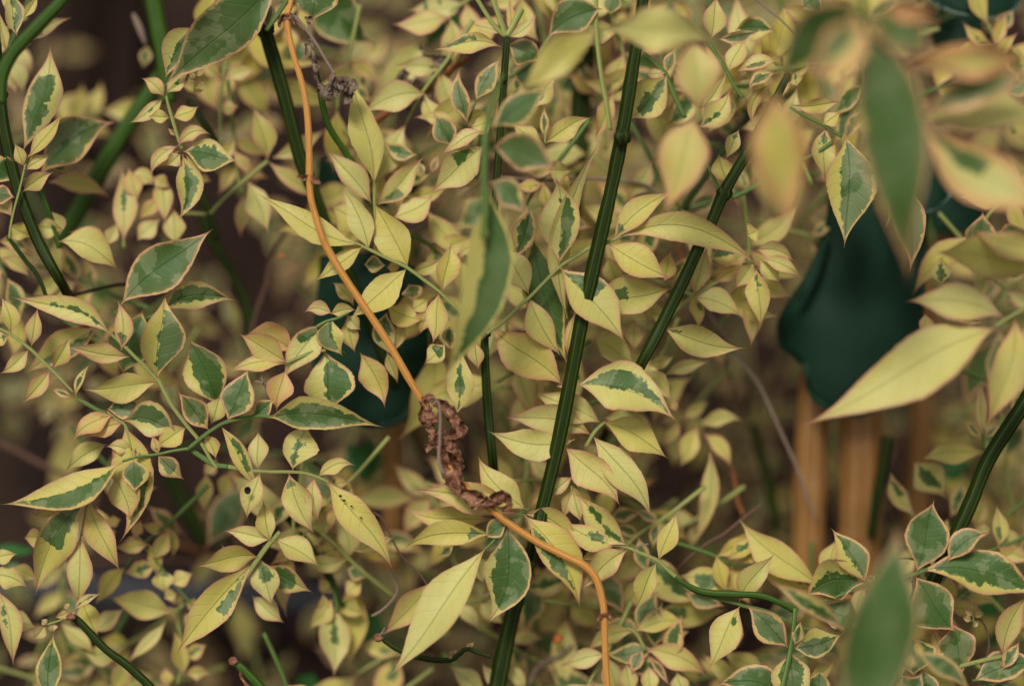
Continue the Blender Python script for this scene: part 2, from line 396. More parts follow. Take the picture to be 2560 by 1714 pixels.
# grey pipe lying low behind the left hand leaves
pz = .20
thing_tube('pipe', 'dark grey pipe lying across the soil at the lower left', 'pipe', 'pipe', None, [(-400, 1455), (-60, 1468), (300, 1480), (700, 1500), (900, 1512)], 96, pz, ridge=0, sides=16, part='pipe_body')
# dark trunk upper left, and a thicker dark shape standing in for shadow stripes
def trunk(label, x, w, z, y0=-260, y1=560, seed=0):
    root = tag(empty('trunk_shape', P(x, y1, z)), label, 'trunk')
    vs, fs = [], []; ns, nl = 18, 30
    for i in range(nl + 1):
        t = i / nl; y = y0 + (y1 - y0) * t; zz = z + (t - .5) * .06
        for j in range(ns):
            a = 2 * math.pi * j / ns; rr = w / 2 * (1 + .16 * noise.noise(Vector((math.cos(a) * 2.2, math.sin(a) * 2.2 + seed, t * 2.0))) + .10 * math.sin(a * 5 + seed))
            vs.append(P(x + math.cos(a) * rr + 14 * math.sin(t * 4 + seed), y, zz + math.sin(a) * rr * PX))
    for i in range(nl):
        for j in range(ns): k = (j + 1) % ns; fs.append((i * ns + j, i * ns + k, (i + 1) * ns + k, (i + 1) * ns + j))
    link('bark', vs, fs, M['bark'], root)
trunk('dark trunk shape in place of shadow stripes at the upper left, thicker of the two', 205, 120, .30, seed=1)
trunk('thinner dark trunk just right of the thick one at the upper left', 345, 80, .36, seed=5)

# ================================================================ the waxy teal plants on tan stalks
def teal_leaf(parent, outline, cx, cy, z, rim=0., bulge=.012, tiltz=0., name='leaf_blade'):
    """closed outline in full px, domed towards the viewer and turned back at the rim, with a real thickness"""
    o = catmull([(x, y, 0, 0) for x, y in outline] + [(outline[0][0], outline[0][1], 0, 0)], 5)[:-1]
    n = len(o); K = 9; vs, lf = [], []
    xr = max(abs(q[0] - cx) for q in o)
    def depth(f, x, y): return z + tiltz * (y - cy) * PX - bulge * (1 - ((x - cx) / xr) ** 2) + .0012 * f ** 8 
    for side in (0, 1):
        for k in range(1, K + 1):
            f = k / K
            for p in o:
                x = cx + (p[0] - cx) * f; y = cy + (p[1] - cy) * f
                vs.append(P(x, y, depth(f, x, y) + side * .0022 * (1 - f ** 6) + .0008 * noise.noise(Vector((x * .01, y * .01, side))))); lf.append((f, 0, rim))
    fs = []
    for side in (0, 1):
        b = side * K * n
        for k in range(K - 1):
            for j in range(n):
                q = (j + 1) % n; f = (b + k * n + j, b + k * n + q, b + (k + 1) * n + q, b + (k + 1) * n + j)
                fs.append(f if side else f[::-1])
        fs.append(tuple(range(b, b + n)) if not side else tuple(range(b + n - 1, b - 1, -1)))
    for j in range(n):
        q = (j + 1) % n; a = (K - 1) * n; c = (2 * K - 1) * n; fs.append((a + j, a + q, c + q, c + j))
    return link(name, vs, fs, M['teal'], parent, {'lf': ('FLOAT_VECTOR', lf)})
def t31(*p): return [full('31', x, y) for x, y in p]
def t30(*p): return [full('30', x, y) for x, y in p]
def stalk(parent, x0, x1, y0, y1, w0, w1, z):
    """tan stalk, upright in the world: further away as it goes down"""
    pts = []
    for i in range(6):
        t = i / 5; pts.append((x0 + (x1 - x0) * t + 5 * math.sin(t * 5 + x0), y0 + (y1 - y0) * t, w0 + (w1 - w0) * t, z + (y1 - y0) * t * PX * math.tan(PITCH) * .22))
    v, f, a = tube_mesh(pts, sides=18, ridge=.015); return link('woody_stalk', v, f, M['tan'], parent, a, origin=v[-1])
root = tag(empty('broadleaf_plant', P(2230, 1714, .12)), 'largest dark teal leaf with a lobed lower end, before two tan stalks', 'broadleaf plant')
body = t31((560, -160), (520, 60), (470, 210), (385, 380), (285, 530), (222, 650), (214, 740), (245, 840), (330, 905), (388, 980), (404, 1080), (450, 1180), (540, 1240), (640, 1275), (760, 1285), (900, 1230), (1010, 1080), (1100, 900), (1160, 720), (1185, 500), (1192, 200), (1195, -100), (1120, -330), (860, -420), (660, -330))
teal_leaf(root, body, *full('31', 760, 560), .042, rim=0., bulge=.008)
teal_leaf(root, t31((548, 90), (500, 170), (440, 300), (380, 420), (345, 520), (372, 525), (430, 460), (490, 350), (540, 220), (562, 120)), *full('31', 455, 320), .030, rim=.5, bulge=.002, name='leaf_fold')
stalk(root, 2045, 2010, 880, 1560, 76, 90, .056); stalk(root, 2160, 2135, 1000, 1560, 112, 104, .054)
root = tag(empty('broadleaf_plant', P(2320, 1300, .12)), 'round dark teal leaf with a silvery worn rim, on a brown stalk', 'broadleaf plant')
teal_leaf(root, t30((1100, 860), (1060, 1000), (1040, 1160), (1070, 1320), (1150, 1395), (1260, 1370), (1350, 1280), (1388, 1170), (1350, 1040), (1250, 930), (1170, 870)), *full('30', 1210, 1130), .030, rim=1., bulge=.006)
teal_leaf(root, t30((1120, 1180), (1080, 1350), (1160, 1480), (1300, 1520), (1460, 1500), (1580, 1470), (1610, 1330), (1580, 1150), (1450, 1060), (1280, 1080)), *full('30', 1350, 1300), .085, rim=.0, bulge=.010)
stalk(root, 2340, 2285, 540, 1330, 50, 66, .10)
root = tag(empty('broadleaf_plant', P(2420, 150, .06)), 'teal leaf with a pale rim, cut off by the top right edge', 'broadleaf plant')
teal_leaf(root, t30((1180, -40), (1260, 40), (1420, 95), (1600, 118), (1740, 95), (1810, 20), (1800, -120), (1500, -200), (1250, -160)), *full('30', 1500, -30), .035, rim=1., bulge=.006)
teal_leaf(root, t30((1200, 60), (1225, 220), (1260, 340), (1420, 380), (1600, 350), (1650, 220), (1660, 60), (1500, -50), (1300, -40)), *full('30', 1430, 170), .075, rim=0., bulge=.010)
root = tag(empty('broadleaf_plant', P(975, 1250, .12)), 'dark teal leaf behind the dry orange stem, on an orange brown stalk', 'broadleaf plant')
teal_leaf(root, [(800, 640), (790, 760), (778, 880), (800, 990), (860, 1050), (940, 1072), (1010, 1050), (1060, 960), (1085, 860), (1070, 760), (1040, 670), (930, 630)], 930, 850, .040, rim=0., bulge=.008)
stalk(root, 985, 975, 1000, 1420, 50, 54, .060)
root = tag(empty('broadleaf_plant', P(900, 700, .1)), 'small dark teal leaves behind the tall yellow leaf left of centre', 'broadleaf plant')
teal_leaf(root, [(800, 400), (790, 450), (815, 480), (870, 470), (880, 430), (850, 395)], 835, 435, .050, rim=.1, bulge=.004)
teal_leaf(root, [(880, 370), (860, 430), (900, 500), (980, 520), (1050, 470), (1060, 400), (1000, 350), (930, 345)], 960, 430, .055, rim=.1, bulge=.006)

# ================================================================ canes
def cane(label, mat, tile, pts, w, z, dz=0., nodes=(), tail=0, **k):
    if tail:      # the cane goes on down into the thicket
        q = [full(p[2] if len(p) > 2 else tile, p[0], p[1]) for p in pts]; dx, dy = q[-1][0] - q[-2][0], q[-1][1] - q[-2][1]; L = math.hypot(dx, dy)
        ww = [v * (S_ if tile else 1) for v in w]; zs = [z + dz * i / (len(q) - 1) for i in range(len(q))]; c = [(a, b, v, zz) for (a, b), v, zz in zip(q, ww, zs)]
        for t in (.3, .65, 1.): c.append((q[-1][0] + dx / L * tail * t, q[-1][1] + dy / L * tail * t, ww[-1], zs[-1] + .075 * t ** .8))
        root = tag(empty('jasmine_cane', P(c[-1][0], c[-1][1], c[-1][3])), label, 'cane')
        v, f, a = tube_mesh(c, **k); link('cane_stem', v, f, M[mat], root, a, origin=v[0])
        for (x, y, r) in nodes: fx, fy = full(tile, x, y); knob('node', fx, fy, r * 1.02, z, mat, root, 1.15)
        return root
    root = thing_tube('jasmine_cane', label, 'cane', mat, tile, pts, w, z, dz, part='cane_stem', **k)
    for (x, y, r) in nodes: fx, fy = full(tile, x, y); knob('node', fx, fy, r * 1.02, z, mat, root, 1.15)
    return root
T = lambda t, *p: [(x, y, t) for x, y in p]
c_left = cane(tail=260, label='ridged dark green cane slanting down the left edge', mat='cane', tile=None, pts=[(-22, -60), (-14, 60), (-4, 200), (12, 330), (45, 470), (95, 600), (150, 702)], w=[26, 27, 29, 30, 29, 28, 25], z=.003, nodes=[(2, 238, 16)])
cane('soft green cane crossing the top left corner', 'cane_bright', None, [(200, -60), (157, 0), (95, 65), (35, 130), (5, 190), (0, 260)], [30, 30, 31, 32, 32, 30], -.018)
cane('bright green cane hanging behind the big green leaf at the top', 'cane_bright', None, [(365, -80), (383, 0), (398, 80), (412, 160), (420, 260)], [44, 44, 44, 44, 42], .040)
cane('thick soft green cane rising to the right across the left background', 'cane_bright', None, [(440, 130), (390, 210), (310, 330), (245, 440), (195, 530), (140, 620)], [38, 40, 42, 44, 42, 40], .045)
cane('dark green cane passing behind the upper end of the dry orange stem', 'cane', None, [(628, -50), (642, 0), (665, 78), (712, 240), (753, 400), (790, 490), (830, 590), (885, 712), (935, 830), (985, 960)], [32, 33, 36, 34, 33, 30, 26, 24, 22, 20], .006, dz=.026, tail=200, nodes=[(664, 75, 20)])
cane('thin green cane between the dried flower and the tall yellow leaf', 'cane_bright', '10', [(495, 455), (512, 520), (540, 680), (590, 840), (700, 1010), (850, 1290), (925, 1470), (960, 1568)], [30, 36, 40, 42, 42, 44, 40, 36], .002, dz=.016, tail=180)
c_main = cane('tall dark ridged cane running from top to bottom right of centre', 'cane', None, [(1622, -80), (1609, 0), (1585, 160), (1557, 335), (1528, 480), (1503, 590), (1460, 780), (1431, 933), (1395, 1114), (1357, 1271), (1345, 1320)], [30, 30, 32, 34, 35, 36, 37, 36, 35, 33, 33], -.0085, dz=.012, tail=300, nodes=[(1556, 342, 19)])
cane('broad dark cane, out of focus, standing at the bottom centre', 'cane', None, [(1325, 1400), (1300, 1470), (1272, 1580), (1245, 1714), (1230, 1800)], [38, 40, 42, 44, 44], .018)
cane('broad dark cane, out of focus, behind the top of the tall ridged cane', 'cane', None, [(1490, -60), (1475, 80), (1458, 200), (1448, 360), (1436, 510), (1425, 600)], [42, 46, 50, 48, 44, 40], .045)
c_right = cane('dark ridged cane leaning right of centre with a forked node', 'cane', None, [(1972, 185), (1926, 275), (1877, 367), (1812, 480), (1778, 559), (1751, 611), (1709, 703), (1655, 812), (1598, 921)], [18, 23, 27, 30, 28, 30, 30, 31, 28], .003, tail=260, nodes=[(1812, 482, 17)])
cane('thin soft green cane left of the forked cane', 'cane', None, [(1890, 262), (1850, 320), (1805, 383), (1740, 475), (1700, 535)], [18, 18, 18, 18, 16], .028)
c_low = cane('dark cane crossing the lower right corner upwards', 'cane', None, [(2600, 930), (2560, 1009), (2472, 1147), (2422, 1267), (2354, 1409), (2330, 1460)], [32, 34, 36, 36, 34, 32], .006, tail=250)
c_mid = cane('short upright green cane with a forked node right of the green hanging leaf', 'cane', '21', T('20', (178, 250), (160, 500), (150, 650)) + [(75, 200), (45, 500), (35, 730), (35, 900), (55, 1250), (85, 1560)], [40, 50, 48, 50, 52, 54, 56, 58, 62], .003, dz=.006, tail=260, nodes=[(35, 735, 13)])
cane('pale green stem close to the lens, carrying the soft green leaves', 'stalk_green', '20', [(150, 480), (90, 640), (50, 800), (30, 1000), (30, 1200), (35, 1400), (20, 1560)], [20, 30, 44, 48, 48, 46, 36], -.040)
cane('dark stem arching between the lower leaves left of centre', 'cane', '12', [(150, 290), (280, 420), (420, 600), (530, 760), (620, 920), (660, 1040)], [44, 48, 50, 50, 46, 40], .026)
c_bl = cane('dark green stem with a withered bud end at the bottom left', 'cane', '02', [(440, 1105), (500, 1130), (570, 1200), (690, 1325), (830, 1430), (980, 1568), (1060, 1660)], [34, 44, 48, 50, 52, 54, 54], .004)
c_cut = cane('cut green stem end with brown dead tip at the bottom edge', 'cane_bright', '02', [(1530, 1410), (1580, 1450), (1660, 1530), (1760, 1640)], [44, 56, 60, 62], .002)
c_arc = cane('slim green stem curving along the bottom beneath the long yellow leaf', 'cane', '12', [(935, 1265), (1010, 1315), (1120, 1365), (1250, 1395), (1375, 1395), (1430, 1360), (1480, 1325), (1560, 1350), (1640, 1375)], [28, 34, 36, 36, 34, 30, 30, 28, 26], .004)
c_long = cane('bright green stem running level at the lower right', 'cane_bright', None, [(1690, 1440), (1702, 1452), (1755, 1478), (1830, 1484), (1900, 1488), (1960, 1510), (1990, 1530)], [7, 12, 17, 18, 17, 15, 12], .000)
cane('thin dark green stem below the pale left sprig', 'cane', '01', [(330, 580), (250, 370), (170, 270), (50, 110)], [22, 26, 28, 24], .008)
cane('dim green stem slanting behind the big green leaf on the left', 'cane', '01', [(1310, -60), (1360, 60), (1450, 240), (1560, 430), (1620, 600), (1640, 800)], [70, 74, 70, 64, 60, 50], .050)
cane('slim green stem rising past the small yellow leaves at the left', 'cane_bright', '00', [(240, 1150), (290, 1300), (340, 1450), (390, 1620)], [30, 34, 36, 36], .012)
cane('dark green stem behind the small yellow sprig at the upper left', 'cane', '00', [(1240, 640), (1310, 780), (1400, 900), (1500, 1020)], [40, 44, 40, 36], .030)
cane('dim stem behind the clustered yellow leaves in the upper left', 'cane', '00', [(1280, 1180), (1320, 1280), (1370, 1400), (1420, 1568)], [50, 56, 56, 56], .035)
cane('deep green stem low in the left background', 'cane', '02', [(1090, 130), (1180, 330), (1280, 520), (1340, 640)], [110, 110, 100, 80], .075)
cane('dark stem standing between the tan stalks and the sprouts', 'cane', '32', [(940, -60), (900, 180), (860, 400), (830, 600)], [66, 66, 62, 56], .050)
cane('green stem half hidden in shade left of the tan stalks', 'cane', '32', [(60, -150), (120, 80), (180, 320), (220, 560)], [60, 66, 66, 60], .080)
# broken tips
knob('dead_tip', *full('02', 460, 1115), 9, .002, 'dry', c_bl, 1.5, 3)
knob('dead_tip', *full('02', 1525, 1405), 11, .001, 'dry', c_cut, 1.2, 4)
crumple('dead_tip', [full('02', 1560, 1470), full('02', 1590, 1530), full('02', 1640, 1590)], 12, .001, 'dry', c_cut, seed=8, nu=12)
knob('dead_tip', *full('12', 905, 1250), 11, .003, 'dry', c_arc, 1.2, 5)
crumple('dead_tip', [full('12', 900, 1245), full('12', 935, 1215), full('12', 960, 1175)], 8, .002, 'dry_grey', c_arc, seed=9, nu=10)
for x, y in ((1370, 1365), (1395, 1355), (1480, 1315), (1505, 1310), (1365, 1390)): leaf(c_arc, '12', (x, y, x + 22, y - 30, 22), .002, 'bud', False)

# ================================================================ the dry orange stem
O = tag(empty('dry_vine', P(1520, 1714, -.002)), 'bright orange dry stem trailing from the top down to the bottom edge', 'dry stem')
up = [full('10', *p) for p in ((345, -60), (330, 30), (308, 110), (322, 240), (355, 380), (398, 520), (432, 680), (446, 830), (452, 980), (454, 1150), (462, 1290), (500, 1430), (545, 1568))] + [full('11', *p) for p in ((590, 220), (690, 385), (850, 620), (980, 820), (1100, 1030), (1190, 1180), (1215, 1250))]
wu = [14, 14, 16, 15, 16, 16, 17, 18, 17, 18, 17, 18, 18, 19, 20, 20, 20, 19, 18, 12]
v, f, a = tube_mesh([(x, y, w_, -.004 - .003 * math.sin(i / 6)) for i, ((x, y), w_) in enumerate(zip(up, wu))], sides=12, ridge=.07); link('upper_stem', v, f, M['straw'], O, a, origin=v[0])
lo = [full('12', *p) for p in ((1340, 60), (1400, 180), (1500, 285), (1580, 360))] + [full('22', *p) for p in ((90, 430), (230, 535), (390, 635), (560, 720), (680, 780), (755, 860), (795, 990), (812, 1110), (815, 1250), (822, 1420), (832, 1568), (838, 1700))]
wl = [8, 11, 14, 16, 17, 18, 19, 19, 20, 20, 19, 18, 18, 18, 18, 18]
v, f, a = tube_mesh([(x, y, w_, -.006) for (x, y), w_ in zip(lo, wl)], sides=12, ridge=.07); link('lower_stem', v, f, M['straw'], O, a, origin=v[0])
for t, x, y, r in (('10', 308, 112, 13), ('10', 455, 1155, 12), ('22', 812, 1108, 13)): knob('node', *full(t, x, y), r, -.005, 'dry', O, 1.15, r)
def fc(t, *p): return [full(t, x, y) for x, y in p]
crumple('dried_bract', fc('10', (375, 1150), (410, 1170), (450, 1155), (480, 1175), (525, 1200)), 17, -.008, 'dry', O, seed=1, nu=22)
crumple('dried_bract', fc('10', (260, 180), (275, 130), (305, 115), (345, 130), (350, 160)), 15, -.006, 'dry', O, seed=2, nu=18)
crumple('dried_bract', fc('22', (765, 1140), (790, 1110), (830, 1100), (865, 1140)), 12, -.008, 'dry', O, seed=3, nu=14)
crumple('withered_leaf', fc('11', (1185, 1165), (1215, 1210), (1225, 1290), (1215, 1350)), 42, -.006, 'dry', O, seed=11, rough=.2)
crumple('withered_leaf', fc('11', (1185, 1170), (1225, 1155), (1275, 1150)), 18, -.007, 'dry', O, seed=12, nu=14)
crumple('withered_leaf', fc('11', (1255, 1190), (1330, 1230), (1400, 1300), (1420, 1390), (1350, 1410)), 36, -.008, 'dry', O, seed=14, rough=.25)
crumple('withered_leaf', fc('11', (1350, 1270), (1420, 1330), (1435, 1400), (1390, 1430)), 30, -.005, 'dry', O, seed=26, rough=.2)
crumple('withered_leaf', fc('11', (1280, 1420), (1330, 1440), (1390, 1500), (1420, 1568)), 44, -.007, 'dry', O, seed=15)
crumple('withered_leaf', fc('11', (1215, 1500), (1250, 1460), (1300, 1440), (1320, 1500)), 30, -.006, 'dry', O, seed=16)
crumple('withered_leaf', fc('12', (1300, -60), (1320, 60), (1370, 170), (1400, 260), (1430, 320)), 46, -.008, 'dry', O, seed=17, rough=.22)
crumple('withered_leaf', fc('12', (1380, 20), (1420, 80), (1430, 160)), 34, -.003, 'dry', O, seed=18, rough=.25)
crumple('withered_leaf', fc('12', (1390, 270), (1470, 320), (1560, 370), (1640, 390), (1720, 370)), 40, -.009, 'dry', O, seed=19)
crumple('withered_leaf', fc('12', (1590, 390), (1670, 350), (1730, 340), (1755, 400), (1715, 420)), 30, -.010, 'dry', O, seed=20)
crumple('withered_leaf', fc('11', (1195, 1280), (1230, 1330), (1260, 1400), (1250, 1470)), 30, -.006, 'dry', O, seed=21)
stem('dry_leaf_stalk', 'grey_twig', '11', [(1255, 1210), (1285, 1180), (1305, 1220), (1308, 1320), (1305, 1440), (1300, 1568), (1330, 1660)], [14, 16, 18, 20, 22, 26, 24], -.012, O, sides=8)

# withered flowers beside the top of the orange stem
D = tag(empty('withered_flower', P(*full('10', 640, 560), 0)), 'withered grey flower hanging from a bent dry stalk beside the orange stem', 'withered flower')
stem('flower_stalk', 'grey_twig', '10', [(318, 108), (360, 115), (430, 190), (500, 290), (560, 390), (620, 490)], [26, 30, 24, 22, 20, 22], -.003, D, sides=8)
for k, pts in enumerate([((610, 490), (580, 550), (560, 620), (600, 650)), ((630, 500), (650, 560), (680, 540), (690, 600)), ((620, 520), (600, 590), (640, 610), (610, 560)), ((650, 510), (710, 530), (740, 570), (720, 620)), ((690, 590), (720, 600), (700, 650), (680, 680)), ((560, 560), (540, 600), (560, 640))]):
    crumple('dried_petal', fc('10', *pts), 24, -.004 + .0008 * k, 'dry_grey', D, seed=30 + k, nu=16)
D = tag(empty('withered_flower', P(*full('10', 460, 300), 0)), 'narrow withered flower with torn bits above the thin green cane', 'withered flower')
stem('flower_stalk', 'grey_twig', '10', [(440, 110), (458, 190), (470, 290), (488, 400), (500, 490)], [34, 24, 22, 26, 26], -.002, D, sides=8)
for k, pts in enumerate([((425, 115), (450, 130), (470, 110)), ((430, 280), (440, 330), (440, 370)), ((430, 290), (470, 270), (480, 320)), ((470, 400), (500, 420), (515, 450)), ((490, 490), (520, 550), (540, 590)), ((480, 350), (480, 420), (500, 480))]):
    crumple('dried_petal', fc('10', *pts), 14, -.003, 'dry_grey', D, seed=40 + k, nu=12)
D = tag(empty('withered_leaf_cluster', P(*full('10', 1150, 560), .022)), 'curled withered leaf hooked over the rusty blurred branch', 'withered leaf')
for k, (pts, ww) in enumerate([(((1215, 375), (1120, 440), (1065, 530), (1060, 630), (1110, 730)), 34), (((1110, 740), (1090, 620), (1100, 520)), 26), (((1210, 390), (1290, 400), (1370, 400), (1330, 470)), 32), (((1200, 370), (1190, 320), (1185, 290)), 10)]):
    crumple('curled_leaf', fc('10', *pts), ww, .022, 'dry_grey', D, seed=50 + k)
stem('leaf_stalk', 'twig', '10', [(1255, 380), (1262, 520), (1258, 700)], [16, 14, 12], .024, D, sides=6)
thing_tube('dry_branch', 'rusty orange branch, out of focus, slanting up behind the curled leaf', 'branch', 'orange_twig', '10', [(780, 880), (920, 760), (1050, 690), (1150, 630), (1270, 550), (1400, 440), (1520, 370)], [44, 50, 54, 60, 60, 44, 30], .030, sides=10, part='branch_wood')
thing_tube('dry_branch', 'thin pinkish twig crossing behind the tall ridged cane', 'twig', 'grey_twig', '20', [(90, 1150), (400, 1175), (750, 1165), (1000, 1190), (1150, 1250), (1280, 1420)], [14, 22, 24, 24, 22, 18], .022, sides=8, part='twig_wood')
tw = thing_tube('dry_branch', 'long grey pink twig slanting through the shade left of the teal leaf', 'twig', 'grey_twig', '21', [(1490, 600), (1600, 760), (1700, 900), (1829, 1090), (1950, 1350), (2080, 1640), (2200, 1980)], [20, 26, 28, 28, 26, 24, 20], .040, sides=8, part='twig_wood')
for lab, t, pts, ww, zz, mt in [
    ('purplish brown twig hanging below the long hanging yellow leaf', '12', [(870, 430), (930, 480), (1000, 620), (1060, 720), (1150, 810), (1240, 930)], 15, .014, 'twig'),
    ('forked brown twig with a dry curl left of the long yellow leaf', '12', [(975, 800), (1000, 860), (1030, 930), (1000, 1000), (930, 1070), (860, 1110)], 18, .014, 'grey_twig'),
    ('short brown twig behind the leaf with the green patch at bottom left centre', '12', [(480, 105), (540, 150), (620, 235)], 24, .012, 'twig'),
    ('brown stem rising through the shade at the left', '11', [(330, 40), (250, 150), (190, 280), (170, 420), (100, 620), (40, 900)], 26, .045, 'twig'),
    ('brown stem lying low in the left background', '02', [(-60, -40), (120, 40), (250, 110), (400, 180), (520, 300)], 40, .070, 'twig'),
    ('brown stem running level above the grey pipe', '02', [(560, 770), (700, 755), (850, 735), (1060, 745), (1300, 760)], 26, .080, 'twig'),
    ('reddish brown stem slanting above the grey pipe', '02', [(940, 460), (1060, 560), (1200, 650), (1420, 720)], 26, .085, 'orange_twig'),
    ('thin reddish twig joining the green stem at the right of the small yellow pair', '22', [(1290, 810), (1350, 740), (1480, 640), (1600, 570), (1720, 470), (1829, 390)], 24, .020, 'twig'),
    ('rust brown twig standing in the right hand shade', '22', [(1640, 120), (1670, 260), (1690, 380), (1720, 450)], 30, .040, 'orange_twig'),
    ('pale curved twig at the lower centre', '22', [(320, 1560), (360, 1470), (430, 1400), (520, 1370), (600, 1300)], 24, .035, 'grey_twig'),
    ('slender twig reaching over the orange stem bend', '22', [(1010, 670), (1050, 650), (1100, 640)], 14, .008, 'grey_twig'),
    ('rusty stem behind the long arching yellow leaf', '21', [(1270, 130), (1300, 200), (1330, 330)], 26, .040, 'orange_twig'),
    ('dark twig leaning left of the tan stalks', '21', [(1560, 560), (1570, 700), (1600, 850), (1640, 1050), (1700, 1300)], 26, .075, 'twig'),
    ('brown curved twig among green leaves at the lower right', '32', [(1460, 1080), (1560, 1150), (1600, 1280), (1570, 1420), (1500, 1540)], 16, .006, 'twig'),
    ('dark red twig behind the three part green leaf', '32', [(980, 740), (1080, 735), (1200, 770), (1270, 830), (1290, 880)], 16, .006, 'twig'),
    ('thin dark branch behind the big green leaf on the left', '01', [(480, 490), (600, 460), (720, 430), (830, 420)], 26, .020, 'bark'),
    ('faint thin twig in the top right corner foliage', '30', [(60, -20), (150, 60), (240, 130), (330, 220)], 14, .012, 'grey_twig')]:
    thing_tube('dry_branch', lab, 'twig', mt, t, pts, ww, zz, sides=8, part='twig_wood')
D = tag(empty('dried_bud', P(*full('11', 150, 1060), .004)), 'tiny forked dried bud left of the curled green and yellow leaf', 'dried bud')
stem('bud_stalk', 'grey_twig', '11', [(190, 1140), (165, 1090), (150, 1060)], [16, 18, 16], .004, D, sides=7)
for q in (((150, 1070), (120, 1055), (95, 1055)), ((150, 1065), (145, 1040), (140, 1020)), ((160, 1075), (185, 1055), (212, 1050))): stem('bud_scale', 'grey_twig', '11', q, [12, 16, 12], .003, D, sides=7)
D = tag(empty('dried_bud', P(*full('00', 910, 180), .04)), 'blurred pinkish dried bud hanging in the dark gap at the top left', 'dried bud')
stem('bud_stalk', 'grey_twig', '00', [(870, 90), (910, 180), (950, 290)], [20, 50, 20], .04, D, sides=8)
leaf(D, '00', (960, 300, 930, 450, 90, 0, 'G'), .04, 'leaflet', False)
for i, (t, x, y, r) in enumerate((('11', 270, 235, 6), ('21', 885, 1250, 11), ('22', 510, 1260, 12), ('02', 1540, 210, 12))):
    b = knob('berry', *full(t, x, y), r, .03, 'petal'); tag(b, ['tiny orange berry in the shade above the left yellow leaves', 'orange berry hidden below the large cream edged leaf', 'orange bud low at the bottom centre', 'orange bud left of the leaf with a hole'][i], 'berry')

# ================================================================ sprays traced one by one: (base x, y, tip x, y, width, bow, pattern)
Y = 'y'
spray('pink rimmed leaf pair in the extreme top left corner', '00', 4, [], [(110, 235, 55, -80, 120, 0, 'r'), (40, 340, -5, 60, 70), (30, 60, 60, -60, 60), (150, 120, 250, -40, 60)])
spray('cream and green leaf pointing up right beside the soft cane, top left', '00', 14, [], [(150, 285, 468, 118, 105, -.08, (-.1, .4, -.2, 1)), (120, 270, 210, 290, 60)])
spray('large green leaf with yellow flank standing upright at the left', '00', 9, [([(150, 990), (165, 1060)], 16)], [(150, 985, 326, 292, 215, .03, (-.1, .72, -.9, .42), {'m': .5})])
spray('broad green leaf bending right above the small yellow trio at the left', '00', 16, [([(150, 1180), (300, 1120)], 18)], [(270, 1130, 755, 798, 300, -.14, (-.2, .93, -.92, .9), {'m': .45}), (300, 960, 450, 1150, 130, 0, (-.2, .8, -1, .8))])
spray('three small yellow leaflets on a thin stalk at the left edge', '00', -1, [([(60, 1560), (80, 1420), (130, 1230), (165, 1080), (190, 1010)], [20, 18, 16, 14, 12], 'stalk')], [(182, 1035, 406, 732, 92, .04), (160, 1085, 95, 932, 78), (165, 1110, 332, 1000, 82), (150, 1250, 352, 1125, 108, -.08)])
spray('green tipped leaves cut off by the left edge', '00', 6, [], [(-60, 1060, 110, 1180, 170, 0, 'G'), (-20, 1000, 70, 1200, 100), (-60, 1300, 80, 1420, 110, -.1), (-60, 1250, 100, 1290, 120, 0, 'G')])
spray('plain yellow leaf below the small trio, its tip to the right', '01', 12, [], [(385, 140, 780, 332, 190, -.10)])
spray('pale yellow leaf rising behind the left cane', '01', 12, [], [(60, 40, 210, 110, 110), (230, 40, 420, 60, 120), (330, -60, 380, 130, 120, 0, Y)])
spray('yellow sprig with a green centred lowest leaf, upper left', '00', 6, [([(1078, 590), (1100, 690), (1130, 790), (1160, 890), (1190, 975)], [14, 20, 24, 24, 22], 'stalk')],
      [(1070, 632, 920, 510, 95, .08), (1088, 612, 1238, 475, 95, -.05, (.3, .6, -.1, .1)), (1068, 640, 838, 805, 85, -.03, (.1, .6, -.1, .15)), (1108, 768, 965, 760, 82), (1130, 768, 1297, 690, 98, .05), (1165, 950, 1382, 882, 90, -.22), (1200, 990, 1557, 1052, 195, -.04, (-.1, .85, -.62, .9)),
       (1210, 1010, 1430, 1105, 90, .1, Y, {'z': 1}), (1162, 955, 988, 1155, 85, .18), (1170, 990, 1000, 1110, 90, .1), (1180, 1010, 1090, 1085, 95), (1192, 1010, 1160, 1445, 165, -.13, (-.1, .8, -.5, .35)), (1150, 890, 1095, 835, 30, 0, 'G')])
spray('large green leaf with pink serrate edge hanging in from the top', '00', 0, [], [(1830, -160, 1052, 582, 330, 0, (-.3, .95, -.95, .95), {'m': .45, 'pink': 1, 'fold': .2})])
spray('smaller cream edged leaf tucked under the large green one at the top', '00', 6, [], [(1330, 190, 1075, 525, 190, .12, (-.2, .9, -1, .25))])
spray('pair of thin green stalks meeting the cane node at the top', '00', 0, [([(1500, -30), (1580, 60), (1650, 150), (1700, 205)], 26, 'stalk_green'), ([(1735, 200), (1790, 130), (1850, 40), (1900, -40)], 34, 'stalk_green')], [(1745, 190, 1760, -60, 90, 0, 'G', {'z': 4})])
spray('blurred yellow fork of leaves at the upper left', '00', 26, [([(1480, 400), (1455, 520), (1440, 720), (1440, 960)], [22, 26, 26, 20], 'stalk')], [(1455, 515, 1305, 345, 105, -.1), (1470, 525, 1685, 455, 110, -.12), (1485, 400, 1465, 272, 60), (1500, 340, 1635, 310, 60, -.2), (1440, 720, 1560, 695, 100), (1180, 560, 1295, 640, 80, -.25)])
spray('tuft of tiny yellow green leaves under the large green leaf', '00', 10, [([(1270, 600), (1280, 420)], 10, 'stalk')], [(1275, 520, 1225, 450, 34), (1280, 500, 1335, 440, 34), (1275, 560, 1340, 520, 34), (1270, 550, 1220, 500, 30), (1282, 450, 1300, 390, 30), (1270, 600, 1330, 590, 34)])
